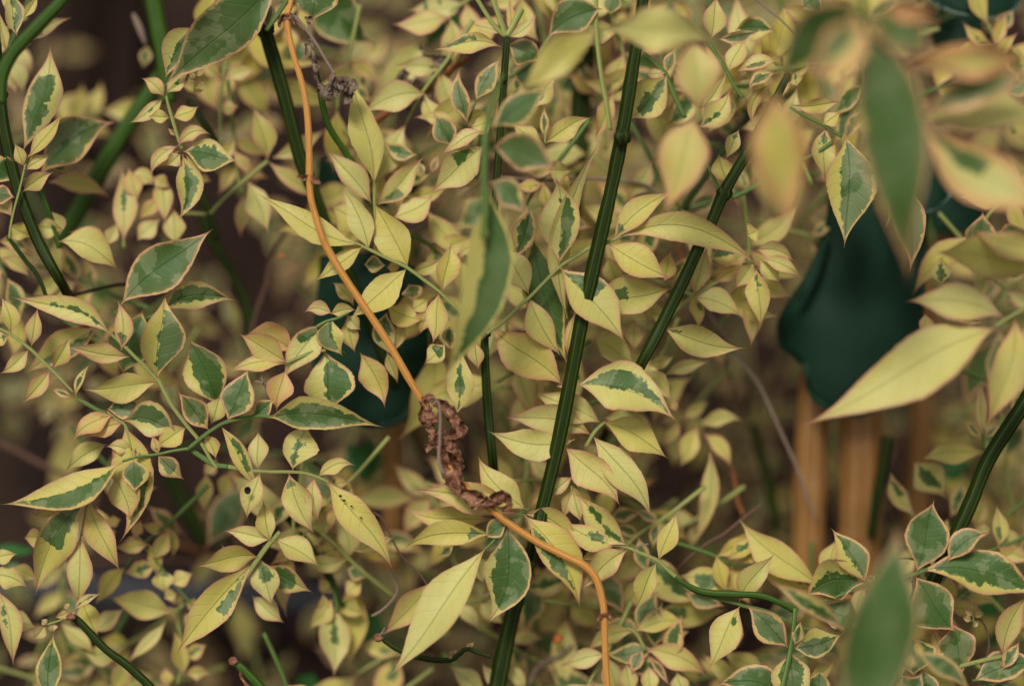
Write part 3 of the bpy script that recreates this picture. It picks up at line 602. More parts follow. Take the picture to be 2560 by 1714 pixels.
spray('yellow leaves spreading like a star right of the upper left sprig', '00', 26, [([(1200, 1390), (1350, 1400)], 30, 'stalk'), ([(1370, 1400), (1480, 1280), (1620, 1160), (1750, 1050)], 30, 'stalk')], [(1745, 1045, 1650, 685, 160, .05), (1620, 1190, 1748, 1525, 170, -.02), (1640, 1130, 1525, 965, 90), (190, 1060, 600, 1300, 130, .03, Y, {'bt': '10', 'tt': '10'}), (210, 1030, 565, 840, 125, .08, Y, {'bt': '10', 'tt': '10'})])
spray('cluster of tall yellow leaves, one with a green streak, left of centre', '00', 24, [([(810, 1620), (808, 1500)], 24, 'stalk')], [(810, 1568, 790, 1085, 165, 0, (.38, .68, -.25, .25)), (320, 1190, 720, 1295, 140, -.1), (850, 1150, 1015, 1215, 120, -.12), (900, 1568, 1048, 1430, 130, -.05), (1085, 1150, 1075, 1460, 140), (1150, 1590, 1130, 1350, 150), (900, 1300, 840, 1090, 130), (1290, 1145, 1382, 1185, 60), (1000, 1160, 1110, 1220, 100), (1050, 1280, 900, 1450, 110), (700, 1600, 760, 1450, 100)])
spray('green and cream leaf with pink edge below the yellow cluster, left', '00', 18, [], [(700, 1620, 440, 1520, 130, .15, (.0, .6, -.5, .5), {'pink': 1})])
spray('very large plain green leaf pointing up right at the left', '01', 5, [([(760, 600), (800, 560)], 20, 'stalk_green')], [(790, 550, 1394, 55, 285, -.03, (-.3, .95, -.93, .95), {'m': .42, 'fold': .2})])
spray('curved cream rimmed leaf above the upright half green leaf', '01', 6, [([(960, 640), (1050, 600)], 20, 'stalk_green')], [(1050, 600, 1552, 526, 170, -.17, (-.3, .95, -.7, .45), {'pink': .9, 'gp': .5})])
S = spray('left sprig with a long streaked end leaf and one half green leaflet', '01', -1, [([(725, 745), (800, 810), (880, 890), (960, 965), (1035, 1045), (1080, 1130), (1130, 1220), (1220, 1340), (1310, 1450), (1380, 1568), (1420, 1620)], [20, 22, 24, 26, 28, 30, 28, 26, 26, 24, 22], 'stalk')],
      [(725, 748, 60, 502, 150, .05, (.1, .62, -.02, .22), {'m': .4}), (790, 850, 768, 522, 115, .05, (-.1, .32, -.7, .9)), (850, 890, 438, 820, 120, -.02, Y), (1025, 1040, 1076, 480, 265, .02, (-.1, .82, -.02, .95), {'m': .45, 'pink': .8}), (1025, 1060, 543, 1106, 175, -.02, Y, {'pink': .7})])
spray('dark green leaf with cream flank beneath the half green leaflet', '01', 6, [], [(1225, 770, 1440, 1240, 260, -.03, (-.2, .92, -.9, .5), {'m': .5})])
spray('broad grey green leaf behind the left sprig', '01', 11, [([(740, 600), (870, 640), (1000, 640)], 18, 'stalk_green')], [(930, 590, 800, 1020, 300, .0, (-.3, .97, -.95, 1), {'m': .5}), (640, 700, 520, 560, 90)])
spray('sprig of five yellow leaflets reaching in at the left edge', '01', 0, [([(-80, 680), (60, 740), (190, 835), (260, 900), (330, 970), (400, 1040), (480, 1125)], [18, 22, 24, 24, 22, 20, 16], 'stalk')],
      [(70, 740, 5, 500, 115, .1), (205, 825, 246, 570, 102, .0), (188, 845, -5, 1005, 100, -.02), (60, 755, -90, 790, 90, 0, 'b'), (345, 968, 458, 762, 104), (325, 985, 147, 1198, 108, -.05), (495, 1150, 588, 942, 50, -.08, 'm'), (470, 1160, 333, 1092, 48, 0, 'm')])
spray('long pale leaf, green below, slanting down behind the left sprig', '01', 10, [], [(655, 700, 140, 1015, 185, .03, (-.2, .7, -.95, -.05))])
spray('pink rimmed sprig turning down at the left centre', '01', 1, [([(500, 1165), (560, 1195), (640, 1240), (700, 1260)], [22, 30, 28, 22], 'stalk_green'), ([(700, 1250), (760, 1300), (815, 1335), (840, 1400), (862, 1500)], [16, 18, 18, 16, 14], 'stalk')],
      [(740, 1272, 474, 1445, 125, .08, Y, {'pink': 1.3}), (800, 1328, 543, 1430, 130, .08, Y, {'pink': 1.3}), (805, 1312, 1170, 1410, 215, -.12, (-.1, .8, -.85, .25), {'pink': 1}), (700, 1235, 930, 1150, 150, .05, (-.2, .8, -.8, .8), {'pink': .9, 'z': 4}),
       (1215, 1352, 1008, 1490, 140, .02, Y, {'pink': .8}), (812, 1340, 780, 632, 250, -.13, (.42, .86, -.72, .02), {'tt': '02', 'm': .35, 'pink': 1, 'z': 1}), (730, 1560, 860, 1440, 120, 0, Y, {'z': 3}), (860, 1520, 690, 1480, 90, .1, Y)])
S2 = spray('green stalked sprig with a large green tongue shaped leaf, left of centre', '01', -2, [
      ([(1230, 1492), (1330, 1410), (1400, 1360), (1480, 1318), (1640, 1285), (1720, 1278), (1800, 1290)], [26, 28, 26, 26, 26, 30, 20], 'stalk_green'),
      ([(1240, 1492), (1130, 1508), (1030, 1530), (900, 1545), (800, 1575)], [26, 24, 22, 20, 18], 'stalk_green')],
      [(1362, 1368, 1158, 1115, 155, .0, (-.2, .95, -.85, .85)), (1485, 1310, 1622, 963, 205, .04, (-.2, .95, -.95, .8)), (1640, 1285, 1800, 1165, 110, .05, (-.2, .95, -.9, .9)), (1750, 1290, 945, 1355, 200, -.03, (-.1, .97, -.62, .97), {'tt': '11', 'm': .32}),
       (800, 100, 3, 382, 205, -.07, (-.1, .9, -.9, .05), {'bt': '02', 'tt': '02', 'pink': .7}), (875, 80, 876, 312, 165, 0, (-.2, 1.1, -.8, .8), {'bt': '02', 'tt': '02'}), (1030, 60, 1205, 222, 125, .05, (-.2, .6, -.8, .5), {'bt': '02', 'tt': '02'}), (1035, 1530, 990, 1400, 60, 0, 'b'), (885, 1545, 890, 1480, 40, 0, 'g')])
S3 = spray('sprig of yellow leaflets, one with a hole, ending in a long hanging leaf', '12', 0, [
      ([(1240, 20, '02'), (1330, 80, '02'), (1410, 125, '02'), (1490, 135, '02')], [34, 40, 38, 34], 'stalk_green'), ([(1490, 135, '02'), (1600, 158, '02'), (1740, 168, '02'), (230, 170), (340, 170), (430, 180), (510, 205), (580, 235)], [34, 26, 22, 24, 22, 20, 20, 20], 'stalk')],
      [(1440, 1340, 1716, 292, 105, .0, (.2, .7, -.7, -.05), {'bt': '01', 'tt': '02', 'm': .45}), (1345, 1392, 1412, 90, 95, -.05, Y, {'bt': '01', 'tt': '02'}), (1690, 158, 1685, -100, 125, 0, Y, {'bt': '02', 'tt': '02', 'm': .5}), (1698, 178, 1612, 484, 132, .02, Y, {'bt': '02', 'tt': '02', 'm': .45}),
       (345, 158, 445, -150, 215, -.05, (.1, .6, -.3, .25), {'m': .5, 'z': 3}), (320, 178, 491, 578, 180, .04, (-.1, .2, -.35, .4), {'m': .42}), (490, 205, 508, 508, 108, .05), (510, 200, 757, 130, 95, -.2), (570, 232, 1000, 818, 195, -.06, Y, {'m': .38}),
       (1440, 1150, 1370, 1340, 120, 0, Y, {'bt': '01', 'tt': '01', 'z': 2})])
for x, y, r in ((655, 328, 4.5), (680, 358, 4.2), (728, 395, 3.2), (790, 468, 2.2)): 
    v, f, a = leaf_mesh(full('12', x - 10, y - 5), full('12', x + 14, y + 6), r * 1.6, 0, Y, (-.0048, -.0048), nu=6, nv=4)
    link('decay_spot', v, f, M['bark'], S3, a)
v, f, a = leaf_mesh(full('02', 1595, 290), full('02', 1640, 290), 19, 0, Y, (-.0052, -.0052), nu=8, nv=4, p0=.5, p1=.5, m=.5); link('leaf_hole', v, f, M['bark'], S3, a)
spray('drooping sprig with a half green, pink edged leaf at the lower left', '02', 3, [([(570, 345), (560, 420), (530, 590)], 18, 'stalk')], [(572, 348, 232, 980, 235, .08, (-.1, .52, -.55, .95), {'pink': .9, 'm': .45}), (572, 350, 788, 826, 165, .05, Y, {'m': .45}), (525, 575, 512, 1065, 155, -.03, Y, {'m': .5}), (755, 190, 845, 494, 195, -.03, Y), (430, 335, 206, 468, 105, .0)])
spray('second hanging yellow leaf behind the drooping sprig', '02', 10, [], [(535, 1000, 645, 1245, 130, .05), (700, -10, 420, 175, 130, .08), (160, 600, 305, 590, 115)])
spray('yellow leaves coming in low from the left edge', '02', 5, [], [(-60, 745, 115, 705, 95, -.05), (-70, 850, 183, 928, 140, -.13), (-20, 940, 86, 1445, 140, -.08, (.2, .5, .2, .6))])
spray('pair of bright plain green leaves at the left edge', '02', 18, [], [(80, 790, 250, 870, 120), (30, 1110, 235, 1180, 150)], hi=False)
spray('tiny budding sprig on the withered stem end at the bottom left', '02', 2, [([(460, 1090), (400, 1135), (330, 1160), (295, 1175)], 14, 'stalk')], [(480, 1070, 666, 962, 55, -.1, (.2, .7, -.3, .2)), (450, 1085, 358, 1120, 55), (450, 1060, 420, 1030, 40), (300, 1172, 214, 1262, 75), (340, 1160, 352, 1216, 60), (305, 1165, 270, 1132, 45), (465, 1085, 470, 1110, 34)])
spray('narrow green leaf standing up from the bottom edge at the left', '02', 1, [], [(340, 1680, 350, 1212, 155, -.03, (-.3, .97, -.92, .92), {'m': .45, 'pink': .4})])
spray('blurred yellow leaf lying level at the lower left', '02', 26, [([(1130, 1080), (1200, 1040)], 24)], [(1130, 1085, 700, 992, 200, .03), (605, 1210, 815, 1060, 125), (1080, 1150, 830, 1420, 90), (830, 1400, 715, 1610, 140), (540, 1340, 825, 1310, 150, .1), (400, 1160, 620, 1370, 110)])
S = spray('chain of small yellow leaflets down the dark thread stem, lower left', '02', 22, [([(880, 600), (960, 680), (1040, 775), (1110, 870), (1180, 950), (1240, 1020)], 18, 'stalk_green')], [(1000, 740, 1112, 535, 115), (1020, 775, 798, 825, 125, -.05, 'c'), (960, 640, 780, 650, 95, .05, (.0, .4, 0, .9)), (880, 600, 920, 480, 80), (1060, 810, 1080, 960, 150, 0, 'b'), (1120, 900, 1260, 830, 120), (1150, 960, 1070, 1000, 100), (720, 560, 630, 400, 95), (700, 500, 790, 480, 80), (700, 540, 740, 620, 80)])
spray('yellow leaf hanging in the dark gap above the chain of leaflets', '02', 30, [], [(1345, 180, 1338, 435, 115), (1330, 180, 1420, 90, 90), (1500, 170, 1430, 350, 110), (1480, 200, 1560, 170, 60)])
spray('dark plain green leaf deep behind the leaf with the hole', '02', 55, [], [(1600, 250, 1340, 680, 230, 0, 'G')], hi=False)
spray('budding yellow shoot in the lower left middle', '02', 30, [([(1160, 1560), (1200, 1350), (1160, 1150), (1200, 1010)], 20, 'stalk')], [(1200, 1500, 1130, 1200, 120), (1210, 1490, 1382, 1500, 95, -.1), (1150, 1150, 1060, 1040, 90), (1200, 1100, 1300, 1170, 90), (1190, 1350, 1350, 1290, 110, .1, 'c'), (1210, 1020, 1320, 1060, 80), (1180, 1040, 1140, 950, 80), (1100, 1568, 1080, 1440, 90)])
S = spray('sprig of seven leaflets with one very long blade, bottom left of centre', '12', 5, [([(-80, 1180), (20, 900), (110, 750), (190, 640), (260, 560)], [20, 28, 34, 36, 28], 'stalk')],
      [(1690, 725, 1278, 790, 160, .08, Y, {'bt': '02', 'tt': '02'}), (1665, 760, 1145, 1375, 215, .02, (-.1, .5, -.8, -.2), {'bt': '02', 'tt': '02', 'm': .5}), (135, 735, 208, 1048, 175, .03, (0, .5, -.85, .3), {'pink': .8}), (1775, 610, 1458, 555, 120, .03, Y, {'bt': '02', 'tt': '02'}), (228, 610, 520, 792, 155, -.08), (200, 620, 150, 350, 120), (150, 780, 475, 955, 160, .03, (-.1, .7, -.75, .75), {'z': 5}), (80, 980, 292, 1155, 135, .0, Y, {'z': 8}), (20, 900, -120, 640, 90, 0, 'G', {'z': 6})])
spray('blurred star of yellow leaves with one green streaked, bottom centre left', '12', 26, [([(620, 940), (640, 1080)], 30, 'stalk_green')], [(600, 1000, 450, 1200, 125), (640, 1000, 828, 1090, 125, .08, 'b'), (628, 1040, 612, 1505, 215, 0, (-.1, .55, -.2, .22)), (690, 970, 800, 880, 120), (600, 960, 510, 860, 100, 0, 'b'), (560, 1100, 540, 960, 80), (540, 800, 700, 700, 120), (500, 700, 680, 640, 130, .1, 'c'), (700, 800, 840, 860, 110, 0, 'G')])
spray('tall narrow yellow leaf standing beside the thin green cane', '10', 12, [([(880, 1190), (880, 1350), (895, 1500)], [24, 22, 18], 'stalk')], [(875, 1210, 722, 488, 190, .06, Y, {'m': .42, 'pink': .3}), (860, 1330, 555, 965, 150, .02), (885, 1340, 1205, 1018, 150, .05, (-.1, .4, .0, 1.2)), (1000, 1420, 1270, 1260, 160, .1, Y), (600, 1350, 830, 1568, 190, -.1, Y), (900, 1568, 900, 1420, 60)])
spray('plain green leaf with cream edge right of the tall narrow yellow leaf', '10', 18, [], [(1155, 1010, 925, 920, 110, -.1, (-.2, .9, -.7, .9)), (1170, 1060, 1200, 1160, 60, 0, 'G'), (1250, 1130, 1300, 1010, 60, 0, 'g')])
S = spray('central sprig of seven plain yellow fringed leaflets under the orange stem', '11', 0, [([(700, 128), (780, 162), (880, 210), (980, 258), (1090, 310), (1200, 390), (1300, 465), (1400, 560), (1480, 630), (1570, 690)], [16, 20, 24, 24, 24, 24, 22, 20, 18, 18], 'stalk')],
      [(785, 160, 108, 1262, 158, -.02, Y, {'tt': '10', 'm': .42, 'pink': .3}), (840, 195, 658, 1212, 150, .04, Y, {'tt': '10', 'm': .38, 'pink': .35}), (1098, 305, 873, 1322, 215, .04, Y, {'tt': '10', 'm': .42, 'pink': .3}), (800, 175, 484, 402, 112, -.03, Y, {'pink': .35}), (1092, 315, 712, 645, 190, -.02, Y, {'m': .45, 'pink': .35}), (1320, 472, 1382, 135, 142, -.02, Y, {'m': .48}), (1300, 475, 1258, 812, 135, .0, Y, {'m': .45})])
spray('yellow pair of leaves with a spoon shaped green base, left of the orange stem', '11', 3, [([(300, 935), (400, 890), (480, 860), (560, 850)], [14, 24, 26, 22], 'stalk'), ([(712, 605), (640, 640), (560, 665), (500, 700)], [14, 20, 26, 26], 'stalk_green')],
      [(305, 930, -5, 742, 170, .03, Y, {'m': .45}), (345, 860, 20, 760, 190, .15, Y, {'z': 3, 'pink': 1.6}), (560, 668, 278, 1050, 185, .02, (-.1, .42, .0, 1.1), {'m': .42}), (300, 940, -80, 1000, 100, .1), (300, 980, 240, 1250, 165, .02, Y, {'pink': 1.6}), (600, 610, 418, 602, 90, .15), (600, 640, 672, 888, 165, .1, (-.1, .95, -.02, 1.1)), (590, 610, 760, 590, 80, -.05)])
spray('dark green leaf with pink right rim hanging left of the orange stem', '11', 7, [([(690, 870), (640, 855), (560, 850)], 20, 'stalk_green')], [(555, 850, 590, 1265, 310, .0, (-.2, .97, -.85, .12), {'m': .55, 'pink': 1, 'gp': -.4}), (785, 868, 946, 1228, 170, -.10, Y), (690, 650, 752, 868, 115, 0), (700, 620, 790, 720, 90)])
spray('little mixed leaves behind the central sprig', '11', 10, [], [(810, 290, 955, 295, 105, .0, (-.1, .9, -.7, .5)), (1110, 345, 1335, 228, 80, .08), (1100, 420, 1120, 535, 130, -.1, (-.2, .85, -.8, .8)), (1240, 590, 1175, 745, 105, .05), (1230, 520, 1110, 600, 100), (960, 560, 1210, 650, 150, .1), (960, 600, 1010, 900, 140, .1, (-.2, .6, -.5, .9)), (1080, 680, 1000, 860, 70), (960, 860, 1030, 1070, 70), (610, 410, 745, 570, 90, -.1), (1370, 690, 1375, 835, 95, 0, (.2, .7, -.3, .3)), (930, 240, 900, 100, 100), (960, 310, 1050, 300, 70)])
spray('large soft leaf, cream left and green right, hanging close to the lens', '11', -32, [], [(1222, 470, 1100, 955, 108 / S_, -.08, (-.2, .97, -1.2, .22), {'bt': None, 'tt': None, 'm': .36, 'p1': 1.15, 'fold': .15, 'pink': .1, 'wav': .3, 'tilt': .004, 'gp': -1})], hi=True)
bpy.context.view_layer.update()
spray('crinkled green centred leaf hanging right of the withered bud', '11', 2, [], [(1450, 850, 1408, 1285, 170, -.05, (-.1, .95, -.35, .35), {'m': .5}), (1340, 810, 1200, 940, 120, 0, (-.1, .5, -.8, .8)), (1540, 800, 1555, 980, 100)])

# upper middle
spray('green leaf with brown edge hanging at the top centre left', '10', 0, [([(430, -60), (500, -80)], 20)], [(520, -200, 476, 145, 260, 0, (-.2, .95, -.93, .93), {'m': .6, 'pink': .9, 'gp': .2})])
spray('broad plain green leaf, out of focus, at the top centre left', '10', 34, [], [(420, -80, 890, 300, 330, 0, 'G'), (330, 250, 380, 460, 200, 0, 'G')], hi=False)
spray('dark and yellow whorl on a short stem at the top centre', '10', 8, [([(1640, -40), (1700, 130), (1740, 240)], 40, 'stalk'), ([(1840, 60), (1790, 160), (1745, 240)], 44, 'stalk'), ([(1540, -20), (1640, 140), (1730, 240)], 30, 'stalk')], [(1700, 305, 1255, 330, 125, .12, (.35, .95, .1, .9)), (1700, 225, 1515, 160, 70, .05), (1760, 230, 1760, -20, 60), (1750, 240, 1940, 90, 80, .1)])
spray('two green leaves joined like rabbit ears left of the short upright stem', '10', 10, [([(1480, 820), (1520, 720), (1545, 650)], 16, 'stalk_green')], [(1490, 810, 1440, 440, 115, -.05, (-.2, .8, -.72, .72)), (1540, 660, 1705, 375, 125, -.05, (-.2, .92, -.75, .8)), (1390, 960, 1258, 735, 150, .05, (-.2, .95, -.8, .85)), (1480, 780, 1640, 740, 100, 0, Y, {'z': 6}), (1450, 830, 1130, 770, 90, .05, Y, {'z': 8}), (1640, 790, 1500, 830, 110, -.05)])
spray('curled yellow leaf with dark edge left of the pale green stem', '10', 5, [], [(1600, 860, 1310, 1010, 90, .1, Y, {'pink': 1}), (1600, 950, 1238, 1265, 215, .04, (.1, .45, .1, .9), {'pink': 1}), (1610, 1100, 1350, 1230, 100, 0, 'm', {'z': 6})])
spray('soft green leaf group close to the lens right of the top centre', '20', -30, [([(50, 780), (90, 820)], 30, 'stalk_green')], [(75, 830, 470, 578, 200, -.06, (-.2, .97, -.93, .93), {'fold': .15, 'gp': -1}), (95, 960, 500, 1120, 250, -.1, (-.2, .97, -.95, .92), {'fold': .15, 'gp': -1, 'p0': 1}), (60, 1190, 290, 1410, 190, -.15, (-.2, .9, -.8, .9)), (60, 1260, -170, 1480, 200, -.15, (-.2, .9, -.8, .8))])
spray('yellow pair with a small green fin below the soft green leaves', '20', 6, [([(425, 935), (425, 880)], 16, 'stalk')], [(430, 935, 732, 768, 135, -.05, Y), (410, 935, 215, 800, 130, -.1, Y), (422, 900, 420, 690, 55, 0, 'G'), (440, 1110, 605, 1110, 130, 0, Y, {'z': 3}), (340, 700, 500, 500, 130, 0, 'p', {'z': 5})])
spray('green leaf with pink rim behind the large soft yellow leaves, top', '20', 12, [([(760, -40), (760, 180), (790, 480), (830, 700), (850, 850)], [30, 34, 34, 32, 26], 'stalk')], [(800, 60, 430, 260, 230, .1, (-.2, 1, -.85, .9), {'pink': 1}), (180, 290, 410, 420, 170, -.1, (-.2, 1, -.85, .9), {'pink': 1}), (850, 100, 880, -80, 120, 0, 'G')])
spray('three very soft yellow leaves joined at the top centre right', '20', -42, [([(1420, 720), (1430, 800)], 24, 'stalk')], [(765, 195, 235, 610, 215, -.03, Y, {'fold': .15, 'pink': .4}), (1500, 255, 810, 205, 265, .05, Y, {'fold': .15, 'm': .5, 'pink': .6}), (1425, 730, 1375, 235, 270, 0, Y, {'fold': .15, 'm': .52, 'pink': 1.3}), (1400, 765, 1200, 1410, 300, -.02, Y, {'fold': .15, 'm': .33, 'pink': 1.4})], hi=True)
spray('pale leaf pair with pink edge under the soft yellow leaves', '20', -6, [], [(1430, 830, 1632, 580, 160, .1, (.0, .5, -.2, .3)), (1440, 720, 1615, 470, 100, .05, Y, {'z': 4})])
spray('yellow leaf with a green wedge crossed by the tall ridged cane', '20', 8, [([(1070, 350), (1150, 420), (1215, 490), (1260, 600), (1340, 770)], [30, 34, 34, 34, 30], 'stalk_green')], [(1225, 490, 960, 780, 235, -.05, (-.1, .75, -.45, .3), {'m': .5, 'pink': .9}), (1215, 480, 1270, 310, 80, 0, 'G'), (870, 600, 740, 920, 110, 0, Y, {'z': 4}), (1080, 480, 1220, 480, 60)])
spray('forked stalks and yellow leaves at the node of the leaning cane', '20', 6, [([(1430, 940), (1490, 1080), (1570, 1265)], 26, 'stalk_green'), ([(1500, 290), (1600, 440), (1660, 560), (1720, 640)], 28, 'stalk_green')], [(1510, 255, 1545, -30, 145, -.02), (1620, 470, 1740, 235, 115), (1550, 255, 1850, 195, 80, .05, 'G'), (1560, 1010, 1640, 1210, 130, .1), (1690, 850, 1600, 1040, 90, 0, 'b')])
spray('stalk reaching right from the leaning cane to a cream and green leaf', '30', 3, [([(-80, 1290), (0, 1255), (160, 1165), (350, 1060), (470, 1000), (580, 925)], [34, 34, 32, 30, 28, 24], 'stalk_green'), ([(300, 700), (380, 750), (520, 820), (640, 895)], [18, 20, 22, 24], 'stalk_green')],
      [(665, 885, 655, 182, 300, .0, (-.1, .97, -.85, .38), {'tt': '31', 'm': .4, 'gp': .6}), (1000, 1160, 1080, 350, 200, -.08, (-.2, .97, -.88, .95), {'tt': '31', 'gp': .5, 'z': 3}), (540, 830, 532, 1192, 145, .05, (-.1, .3, -.4, .5)), (515, 815, 635, 735, 90), (620, 665, 302, 685, 95, -.08)])
spray('curled leaf tips rolled green at the upper right', '30', 4, [], [(210, 480, 30, 608, 80, .2, (-.2, .9, -.9, .5), {'pink': 1}), (220, 395, -60, 475, 90, .05, (.2, .9, -.7, .1)), (150, 560, 60, 830, 70, .15, Y, {'pink': 1}), (330, 470, 350, 570, 90, 0, 'p'), (60, 850, 40, 1060, 60)])
spray('green backed leaf with cream stripe at the upper right', '30', 12, [], [(-60, 200, 215, 215, 150, -.1, (-.2, .9, -1, .2)), (500, -40, 380, 65, 170, 0, 'G', {'m': .5})])
spray('very soft green leaf cluster hanging close to the lens, top right', '30', -88, [([(770, -80), (775, 60), (800, 200), (840, 300)], [60, 66, 70, 50], 'cane_bright')],
      [(740, 60, 195, 575, 270, .12, 'G', {'fold': .1, 'pink': .9, 'gp': -1, 'p0': .9, 'z': -4}), (780, 150, 400, 500, 270, .0, (-.2, .97, -.25, 1.3), {'fold': .1, 'pink': 1.9, 'p0': .9, 'gp': -1, 'z': -8}), (855, 90, 1220, 370, 290, -.05, 'G', {'fold': .1, 'pink': 1.3, 'gp': -1, 'p0': .9}), (850, 230, 1085, 450, 420, .02, (-.2, 1.2, -1.2, .86), {'tt': '31', 'fold': .1, 'm': .36, 'p0': .9, 'pink': 1.2, 'gp': -1}),
       (900, 70, 1290, 125, 120, 0, Y, {'pink': 2}), (740, 40, 300, 70, 80, -.05, Y, {'pink': 2, 'z': 6}), (820, 300, 850, 180, 90)], hi=True)
spray('very soft orange yellow leaf hanging beside the green cluster, top right', '30', -85, [], [(190, 590, 300, 1530, 330, .02, Y, {'fold': .12, 'm': .4, 'pink': 1.75}), (200, 900, 208, 1495, 230, .03, Y, {'fold': .12, 'pink': .8, 'z': 20})], hi=True)
spray('peach striped leaves leaving to the right below the top edge', '30', -60, [([(1120, 760), (1180, 740), (1250, 700)], 40, 'stalk_green')], [(1010, 440, 1870, 370, 230, -.03, (.0, .5, .5, 1.2), {'pink': 2, 'm': .6, 'fold': .12, 'z': -10}), (1130, 745, 1960, 400, 200, .05, (-.2, 1, -.9, .72), {'pink': 1.6, 'fold': .12}), (1120, 800, 1990, 800, 270, -.08, Y, {'m': .5, 'fold': .12, 'z': 8}), (1150, 790, 2020, 1420, 350, .0, (.05, .5, -.55, .15), {'m': .5, 'pink': 1.7, 'fold': .12, 'z': -4})], hi=True)
spray('large soft yellow sprig reaching in from the right edge', '31', -26, [([(1940, 500), (1829, 580), (1730, 640), (1640, 695)], [34, 34, 32, 28], 'stalk')], [(1650, 700, 365, 1352, 360, -.0, Y, {'m': .33, 'fold': .15}), (1700, 640, 1050, 532, 225, .08, Y, {'m': .45, 'fold': .15}), (1990, 330, 1238, 215, 260, .03, Y, {'m': .5, 'fold': .15}), (2000, 240, 1480, 55, 170, 0, Y, {'z': -3}), (1770, 640, 1580, 1372, 250, -.08, Y, {'m': .4, 'fold': .15})], hi=True)
spray('pale rimmed green leaf tips behind the soft yellow sprig at the right edge', '31', 12, [], [(1290, 420, 1290, 235, 130, 0, (.0, 1, -.4, .4)), (1520, 220, 1560, -60, 190, 0, (-.2, .95, -.8, .8)), (1620, 150, 1900, 60, 200, .1, (-.2, 1, -.85, .85)), (1390, 650, 1580, 660, 70, 0, 'g'), (1180, 610, 1190, 770, 90)])

# centre right
S = spray('sprig on the forked node with a green patched upright leaf, right of centre', '21', 0, [([(45, 740), (120, 690), (190, 630), (260, 560), (330, 498), (430, 395), (520, 305), (620, 240), (720, 180), (820, 150), (915, 110)], [20, 22, 24, 24, 24, 24, 26, 28, 30, 26, 20], 'stalk')],
      [(518, 292, 493, 1148, 250, .03, (.0, .72, .02, .62), {'tt': '20', 'm': .48, 'pink': .8}), (318, 482, 100, 150, 170, .03, Y, {'m': .4}), (322, 505, 532, 894, 170, .06, Y, {'m': .4}), (525, 312, 952, 808, 260, .0, (-.1, .45, -.95, .0), {'m': .42, 'pink': .9}),
       (870, 140, 1278, 1243, 150, -.12, (-.1, .2, -.9, .9), {'tt': '20', 'pink': .8}), (905, 118, 1835, 318, 185, -.18, Y, {'m': .42}), (835, 150, 1257, 387, 200, .05, Y, {'m': .42}), (700, 565, 1255, 443, 235, .02, (.25, .5, -.5, .05), {'z': 4, 'm': .5, 'pink': .8})], parent=None)
spray('long pale leaf with a hooked tip against the tall ridged cane', '21', 5, [], [(570, 640, 792, 910, 140, -.1, Y, {'tt': '20', 'm': .4}), (620, 600, 570, 900, 60, 0, Y)])
spray('dark green leaf hanging behind the right central sprig', '21', 8, [], [(345, 85, 578, 960, 240, .02, 'G', {'m': .4, 'gp': -.6, 'arch': .01, 'tilt': .002, 'pink': .2, 'z': 3})])
spray('pink rimmed leaf with green middle next to the soft hanging leaf', '21', 5, [([(290, 150), (285, 260)], 14, 'orange_twig')], [(330, -80, 210, 270, 150, -.04, (.1, .85, -.5, .5), {'pink': 1}), (100, 80, 60, -100, 120, 0, 'm')])
spray('wide plain yellow leaf left of the tall ridged cane, below the fork', '21', 4, [], [(540, 1075, 55, 685, 270, -.02, Y, {'m': .48, 'pink': 1.2}), (500, 1085, 560, 1070, 30, 0, 'G')])
spray('large leaf with a dark green upper half and cream wavy lower edge', '21', -1, [], [(635, 1075, 1293, 1322, 300, -.11, (.02, .97, -.62, .0), {'m': .36, 'pink': .9, 'wav': 1.6, 'gp': .3})])
spray('bunch of yellow leaves around the small fork below the large cream edged leaf', '21', 4, [([(690, 1480), (750, 1380), (820, 1315)], [24, 24, 20], 'stalk'), ([(610, 1568), (660, 1520)], 16, 'stalk')],
      [(620, 1430, 48, 1375, 190, -.08, Y, {'m': .45}), (790, 1325, 330, 1120, 180, .06, Y, {'z': 4}), (730, 1405, 150, 1290, 190, .1, Y, {'z': 3}), (805, 1322, 1228, 1558, 195, -.06, Y, {'m': .42}), (735, 1408, 1122, 487, 195, -.07, Y, {'tt': '22', 'm': .4}), (555, 8, 915, 398, 215, -.05, Y, {'bt': '22', 'tt': '22', 'm': .42, 'z': -1})])
spray('yellow leaf left of the tall cane foot with slender base', '22', 6, [([(600, 260), (600, 320), (590, 400)], 16, 'stalk')], [(600, 200, 420, 330, 90), (600, 260, 755, 475, 100, .05), (595, 280, 540, 480, 80, -.05), (605, 300, 660, 500, 110)])
S = spray('sprig of five leaflets above the bend of the orange stem', '22', 2, [([(740, 640), (860, 648), (940, 655), (1050, 700), (1160, 748), (1240, 820), (1315, 885)], [14, 18, 22, 24, 26, 28, 30], 'stalk')],
      [(965, 650, 636, 305, 185, -.04, (-.1, .72, -.12, .28), {'m': .42}), (1165, 748, 1288, 428, 122, -.03, Y, {'m': .45}), (1152, 760, 1004, 1088, 135, .0, Y, {'m': .42}), (965, 678, 655, 942, 165, .03, Y, {'m': .4}), (900, 650, 525, 480, 150, -.05, (.25, .55, -.1, .7)), (880, 660, 650, 760, 90, .05, Y, {'z': 2})])
spray('yellow leaf with a long green strip crossed by the orange stem', '22', 0, [([(235, 470), (270, 450), (295, 455)], 16, 'stalk_green')], [(290, 455, 652, 1072, 235, -.07, (.08, .93, .12, .78), {'m': .42, 'pink': .8}), (285, 440, 650, 700, 140, -.12, Y, {'z': 3})])
